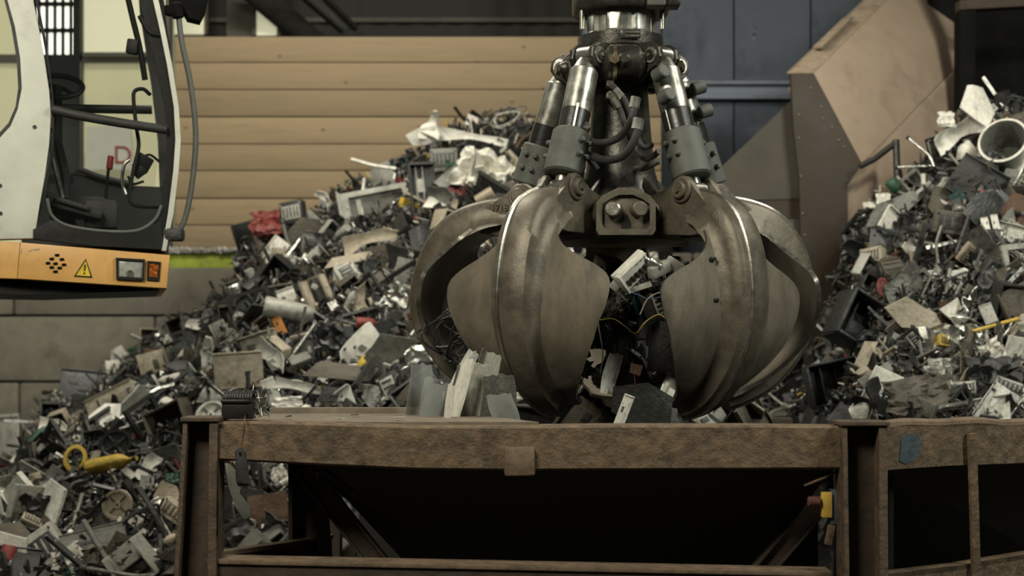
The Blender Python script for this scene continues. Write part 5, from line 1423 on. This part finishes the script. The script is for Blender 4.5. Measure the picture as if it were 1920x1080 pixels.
# the white machine part: chassis with parts
wp=thing('machine_part','broken white machine chassis with rollers held between the two front claws','machine part',W(1190,512,7.0))
bm=bmesh.new(); rr=Euler((0.35,-0.75,0.25)).to_matrix(); c=W(1185,508,6.98)
bx(bm,c,(0.20,0.05,0.11),rr,0.006); bx(bm,c+rr@Vector((0,-0.035,0.045)),(0.19,0.03,0.012),rr,0.002); bx(bm,c+rr@Vector((-0.09,-0.03,0)),(0.012,0.05,0.11),rr,0.002)
finish('chassis',bm,smat('white'),wp)
bm=bmesh.new(); 
for k in range(5): 
    q=c+rr@Vector((-0.06+0.03*k,-0.03,-0.02)); bx(bm,q,(0.014,0.02,0.03),rr,0.002)
for k in range(3): q=c+rr@Vector((0.03+0.025*k,-0.028,0.03)); cyl(bm,q,q+rr@Vector((0,-0.006,0)),0.006,seg=8)
finish('slots',bm,smat('black'),wp)
bm=bmesh.new(); c2=W(1216,490,6.98); cyl(bm,c2,c2+Vector((0.06,0.0,-0.035)),0.028,seg=18,bev=0.003); cyl(bm,c2+Vector((-0.02,0,0.012)),c2,0.016,seg=12); finish('roller',bm,smat('shiny steel'),wp)
bm=bmesh.new(); c3=W(1236,505,6.99); bx(bm,c3,(0.12,0.05,0.06),Euler((0.2,-0.4,0.5)).to_matrix(),0.008); bx(bm,W(1160,528,6.99),(0.05,0.06,0.09),Euler((0.4,0.7,0)).to_matrix(),0.006); bx(bm,W(1196,540,7.0),(0.14,0.03,0.03),Euler((0,-0.3,0)).to_matrix(),0.004)
bx(bm,W(1262,500,7.03),(0.10,0.03,0.08),Euler((0.3,0.5,0.3)).to_matrix(),0.01)
finish('bracket',bm,smat('pale grey'),wp)
# the dark mass of scrap inside the claws: individual pieces
rn=random.Random(77)
gp=[]
tries=0
while len(gp)<70 and tries<5000:
    tries+=1
    a=rn.uniform(0,2*pi); r=rn.uniform(0.1,0.66)*1.0; z=rn.uniform(2.42,2.98)
    lim=interp(z,[(2.3,0.35),(2.5,0.62),(2.7,0.72),(2.9,0.66),(3.0,0.5)])
    if r>lim: continue
    x=GX+r*sin(a); y=GY-r*cos(a)
    if y>7.75 or y<7.22: continue
    px,py=proj((x,y,z))
    if not(1085<px<1275): 
        if rn.random()<0.8: continue
    kind=rn.choice(['scrap_plate','cable_tangle','broken_casing','appliance_box','crumpled_sheet','cable_tangle','circuit_board','metal_pipe','electric_motor','cable_tangle'])
    colr=rn.choice(['black','black','black','black','dark grey','black','dark grey','teal'])
    s=rn.uniform(0.12,0.26); o=piece(kind,kind,rn.randint(0,4),colr,(x,y,z),s,(rn.uniform(0,6),rn.uniform(0,6),rn.uniform(0,6)))
    gp.append((px,py,o,colr,KINDS[kind][1],KINDS[kind][2]))
ref=[(1190,510,'white machine chassis held by the claws')]
gg={}
for r in gp:
    px,py,o,colr,word,cat=r; o['category']=cat; o['group']='scrap gripped inside the claws'
    d=direction(px-1190,py-512); far='well ' if sqrt((px-1190)**2+(py-512)**2)>120 else ''
    gg.setdefault(f"{colr} {word} in grab, {far}{d} white chassis",[]).append(r)
for lb,rs in gg.items():
    if len(rs)==1: rs[0][2]['label']=lb; continue
    rs.sort(key=lambda r:r[1]); o_=['upper','lower'] if len(rs)==2 else ['topmost','second','third','fourth','fifth','sixth','seventh','eighth','ninth'][:len(rs)]
    for r,nm in zip(rs,o_): r[2]['label']=nm+' '+lb
# loose coloured wires hanging in the gap
for pts,cn_,lb in [([(1200,590),(1215,560),(1240,548),(1262,552)],'beige','thin pale wire looping under the white chassis'),
                ([(1125,600),(1150,598),(1172,612),(1192,625),(1210,604),(1235,590),(1252,600)],'yellow','thin yellow wire between the front claws'),
                ([(1170,545),(1195,552),(1215,560),(1245,556)],'blue','thin blue wire just below the white chassis'),
                ([(1180,680),(1188,700),(1192,740),(1186,790)],'red','thin red wire hanging from the grab over the hopper'),
                ([(1118,560),(1122,610),(1130,660),(1126,700)],'pale grey','fine pale thread hanging beside the front left claw'),
                ([(905,700),(925,715),(945,730),(930,748),(905,742)],'blue','thin blue wire curling among the falling sheets')]:
    bm=bmesh.new(); tube(bm,[W(x,y,6.95) for x,y in pts],0.0032,5,8); tag(finish('wire',bm,smat(cn_)),lb,'wire',group='wires hanging in the grab')
fall=[('plastic_sheet','film','clear',783,742,6.75,(0.13,0.12,0.30),(0.05,0.05,0.3),'upright translucent grey sheet falling left of the other sheets','plastic sheet'),
 ('plastic_sheet','film','clear',822,770,6.6,(0.16,0.2,0.26),(0.1,0.12,0.2),'pale translucent sheet falling at the hopper rim','plastic sheet'),
 ('plastic_strip','film','white',842,765,6.45,(0.035,0.04,0.22),(0.1,0.12,0.2),'narrow white strip falling in front of the grey sheets','plastic strip'),
 ('plastic_strip','film','white',862,738,6.55,(0.06,0.05,0.34),(0.1,0.30,0.3),'long white strip falling from the far left claw','plastic strip'),
 ('plastic_sheet','film','pale grey',886,748,6.62,(0.16,0.2,0.34),(0.05,0.16,0.5),'crumpled grey sheet falling beside the front left claw','plastic sheet'),
 ('plastic_sheet','film','grey',930,752,6.6,(0.17,0.15,0.24),(0.1,0.0,0.1),'darker round sheet falling next to the front left claw tip','plastic sheet'),
 ('plastic_sheet','film','white',868,700,6.85,(0.07,0.1,0.24),(0.1,0.42,0.2),'white edge strip just below the far left claw','plastic strip'),
 ('plastic_sheet','film','clear',806,752,6.7,(0.10,0.1,0.22),(0.05,0.2,0.9),'small clear sheet between the upright translucent sheets','plastic sheet'),
 ('plastic_sheet','film','clear',945,770,6.5,(0.12,0.1,0.16),(0.05,-0.2,0.4),'clear sheet low beside the front left claw tip','plastic sheet'),
 ('plastic_sheet','film','pale grey',905,715,6.95,(0.12,0.1,0.30),(0.05,0.35,0.2),'tall grey sheet behind the crumpled grey one','plastic sheet'),
 ('plastic_strip','film','shiny steel',850,735,6.7,(0.03,0.03,0.26),(0.05,0.22,0.2),'bright narrow metal strip falling among the sheets','metal strip'),
 ('plastic_cup','film','white',1146,700,6.9,(0.09,0.09,0.20),(0.2,0.12,0.3),'white crumpled cup falling between the front claws','plastic cup'),
 ('slotted_bar','scrap_panel','white',1168,775,6.5,(0.05,0.05,0.20),(0.1,0.35,0.1),'white slotted bar falling between the claw tips','bar'),
 ('falling_plate','scrap_plate','dark grey',1205,765,6.9,(0.26,0.1,0.20),(0.2,0.4,0.1),'grey-brown plate falling between the claw tips','plate'),
 ('orange_scrap','scrap_plate','rusty',1192,692,6.85,(0.07,0.03,0.06),(0.2,0.4,0.1),'rusty orange shard hanging between the claws','shard'),
 ('cable_tangle','cable_tangle','black',845,628,7.5,(0.32,0.3,0.42),(0.2,0.4,0.1),'black hanging cable mass inside the far left claw','cable'),
 ('cable_tangle','cable_tangle','black',870,660,7.3,(0.26,0.3,0.34),(0.9,0.9,0.1),'black cable strands below the hanging mass in the far left claw','cable')]
for i,f in enumerate(fall):
    f=(f[0],'scrap_panel' if f[1]=='scrap_sheet' else f[1])+f[2:]
    loose(f[0],f[1],i%5,f[2],f[3],f[4],f[5],f[6],f[7],f[8],f[9])
# debris that shows over the rim, inside the hopper
rn=random.Random(5); k=0
spots=[(1010,770,'dark grey'),(1080,782,'brown-grey'),(1120,770,'grey'),(1235,768,'dark grey'),(1330,776,'pale grey'),(1362,770,'beige'),(1300,784,'grey'),(1412,772,'brown-grey'),(980,780,'grey'),(1150,786,'dark grey')]
words_=['bent plate','flat panel','broken casing']
for px,py,c in spots:
    kd=['scrap_plate','scrap_panel','broken_casing'][k%3]
    loose(kd,kd,k%5,c,px,py+14,8.6,rn.uniform(0.24,0.36),(rn.uniform(-.6,.3),rn.uniform(-1,1),rn.uniform(-.5,.5)),
      f"{c} {words_[k%3]} filling the hopper, {['first','second','third','fourth','fifth','sixth','seventh','eighth','ninth','tenth'][sorted(spots).index((px,py,c))]} of ten from the left",words_[k%3],'scrap just behind the hopper rim'); k+=1
# small litter on the corner plate
for i,(px,py,c,s,lb) in enumerate([(665,774,'black',0.035,'small black screw cap on the dusty corner plate'),(748,780,'white',0.05,'flat pale chip at the right end of the dusty corner plate'),(637,789,'white',0.04,'pale flake on the beam edge, middle of the corner plate'),(540,778,'pale grey',0.03,'small pale chip at the left end of the dusty corner plate')]):
    Y=(ZC-(zt+0.012))*F/(py-HZ) if True else 6.5
    Y=max(6.12,min(6.85,Y)); x=(px-960)*Y/F
    o=piece('scrap_chip','scrap_plate',i,c,(x,Y,zt+0.004),(s,s,s*0.8),(pi/2-0.1,0,0.4)); tag(o,lb,'chip')

# ------------------------------------------------------------------ black transformer with hanging plastic strips
tr=thing('transformer','black wound transformer standing on the left end of the hopper beam','transformer',Vector((W(447,0,6.08).x,6.08,zt+0.008)))
ta=W(447,0,6.08).x; z0=zt+0.006
bm=bmesh.new(); bx(bm,(ta,6.10,z0+0.035),(0.135,0.10,0.07),None,0.006); bx(bm,(ta-0.005,6.09,z0+0.078),(0.13,0.10,0.018),None,0.008); finish('core',bm,'black_band',tr)
bm=bmesh.new()
for k in range(11):
    x=ta-0.055+k*0.0115; pts=[(x,6.05,z0+0.075),(x,6.045,z0+0.10),(x,6.09,z0+0.118),(x,6.14,z0+0.10),(x,6.14,z0+0.07)]; tube(bm,pts,0.0052,6,3)
finish('winding',bm,smat('dark grey'),tr)
bm=bmesh.new(); rn=random.Random(9)
for s in range(14):
    c=Vector((ta+0.095,6.11,z0+0.05)); pts=[c+Vector((rn.uniform(-.035,.035),rn.uniform(-.03,.03),rn.uniform(-.045,.07))) for k in range(5)]; tube(bm,pts,0.0015,4,3)
for s in range(10):
    c=Vector((ta+rn.uniform(-.04,.05),6.10,z0+0.12)); pts=[c+Vector((rn.uniform(-.03,.03),rn.uniform(-.03,.03),rn.uniform(-.01,.03))) for k in range(4)]; tube(bm,pts,0.0014,4,3)
finish('loose_wire',bm,smat('dull steel'),tr)
bm=bmesh.new(); cyl(bm,W(459,776,6.035),W(459,776,6.06),0.008,seg=12); finish('hole',bm,'mirror_black',tr)
bm=bmesh.new(); tube(bm,[W(459,776,6.035),W(459,790,5.96),W(457,812,5.955),W(453,835,5.95),W(449,848,5.945)],0.0028,6,6); tag(finish('copper_wire',bm,smat('copper')),'copper wire hanging from the black transformer over the beam','wire')
hg=thing('plastic_latch','dark grey broken plastic latch hanging on the copper wire','plastic latch',W(448,845,5.94))
def pxpr(name,px,Y,th,m,parent,bev=0.002):
    bm=bmesh.new(); prism(bm,[W(x,y,Y) for x,y in px],(0,th,0),0,bev); return finish(name,bm,m,parent)
pxpr('strip',[(440,848),(446,840),(454,840),(461,850),(466,895),(470,908),(455,905),(442,905)],5.93,0.012,smat('dark grey'),hg)
bm=bmesh.new(); cyl(bm,W(450,850,5.925),W(450,850,5.93),0.007,seg=12); finish('hole',bm,'mirror_black',hg)
pxpr('bracket',[(421,868),(430,870),(452,893),(455,903),(478,910),(474,914),(452,912),(448,925),(458,940),(470,950),(470,968),(458,975),(440,950),(428,910)],5.945,0.014,smat('grey'),hg)
pxpr('lower_arm',[(418,985),(460,966),(458,975),(420,996)],5.955,0.012,smat('dark grey'),hg)
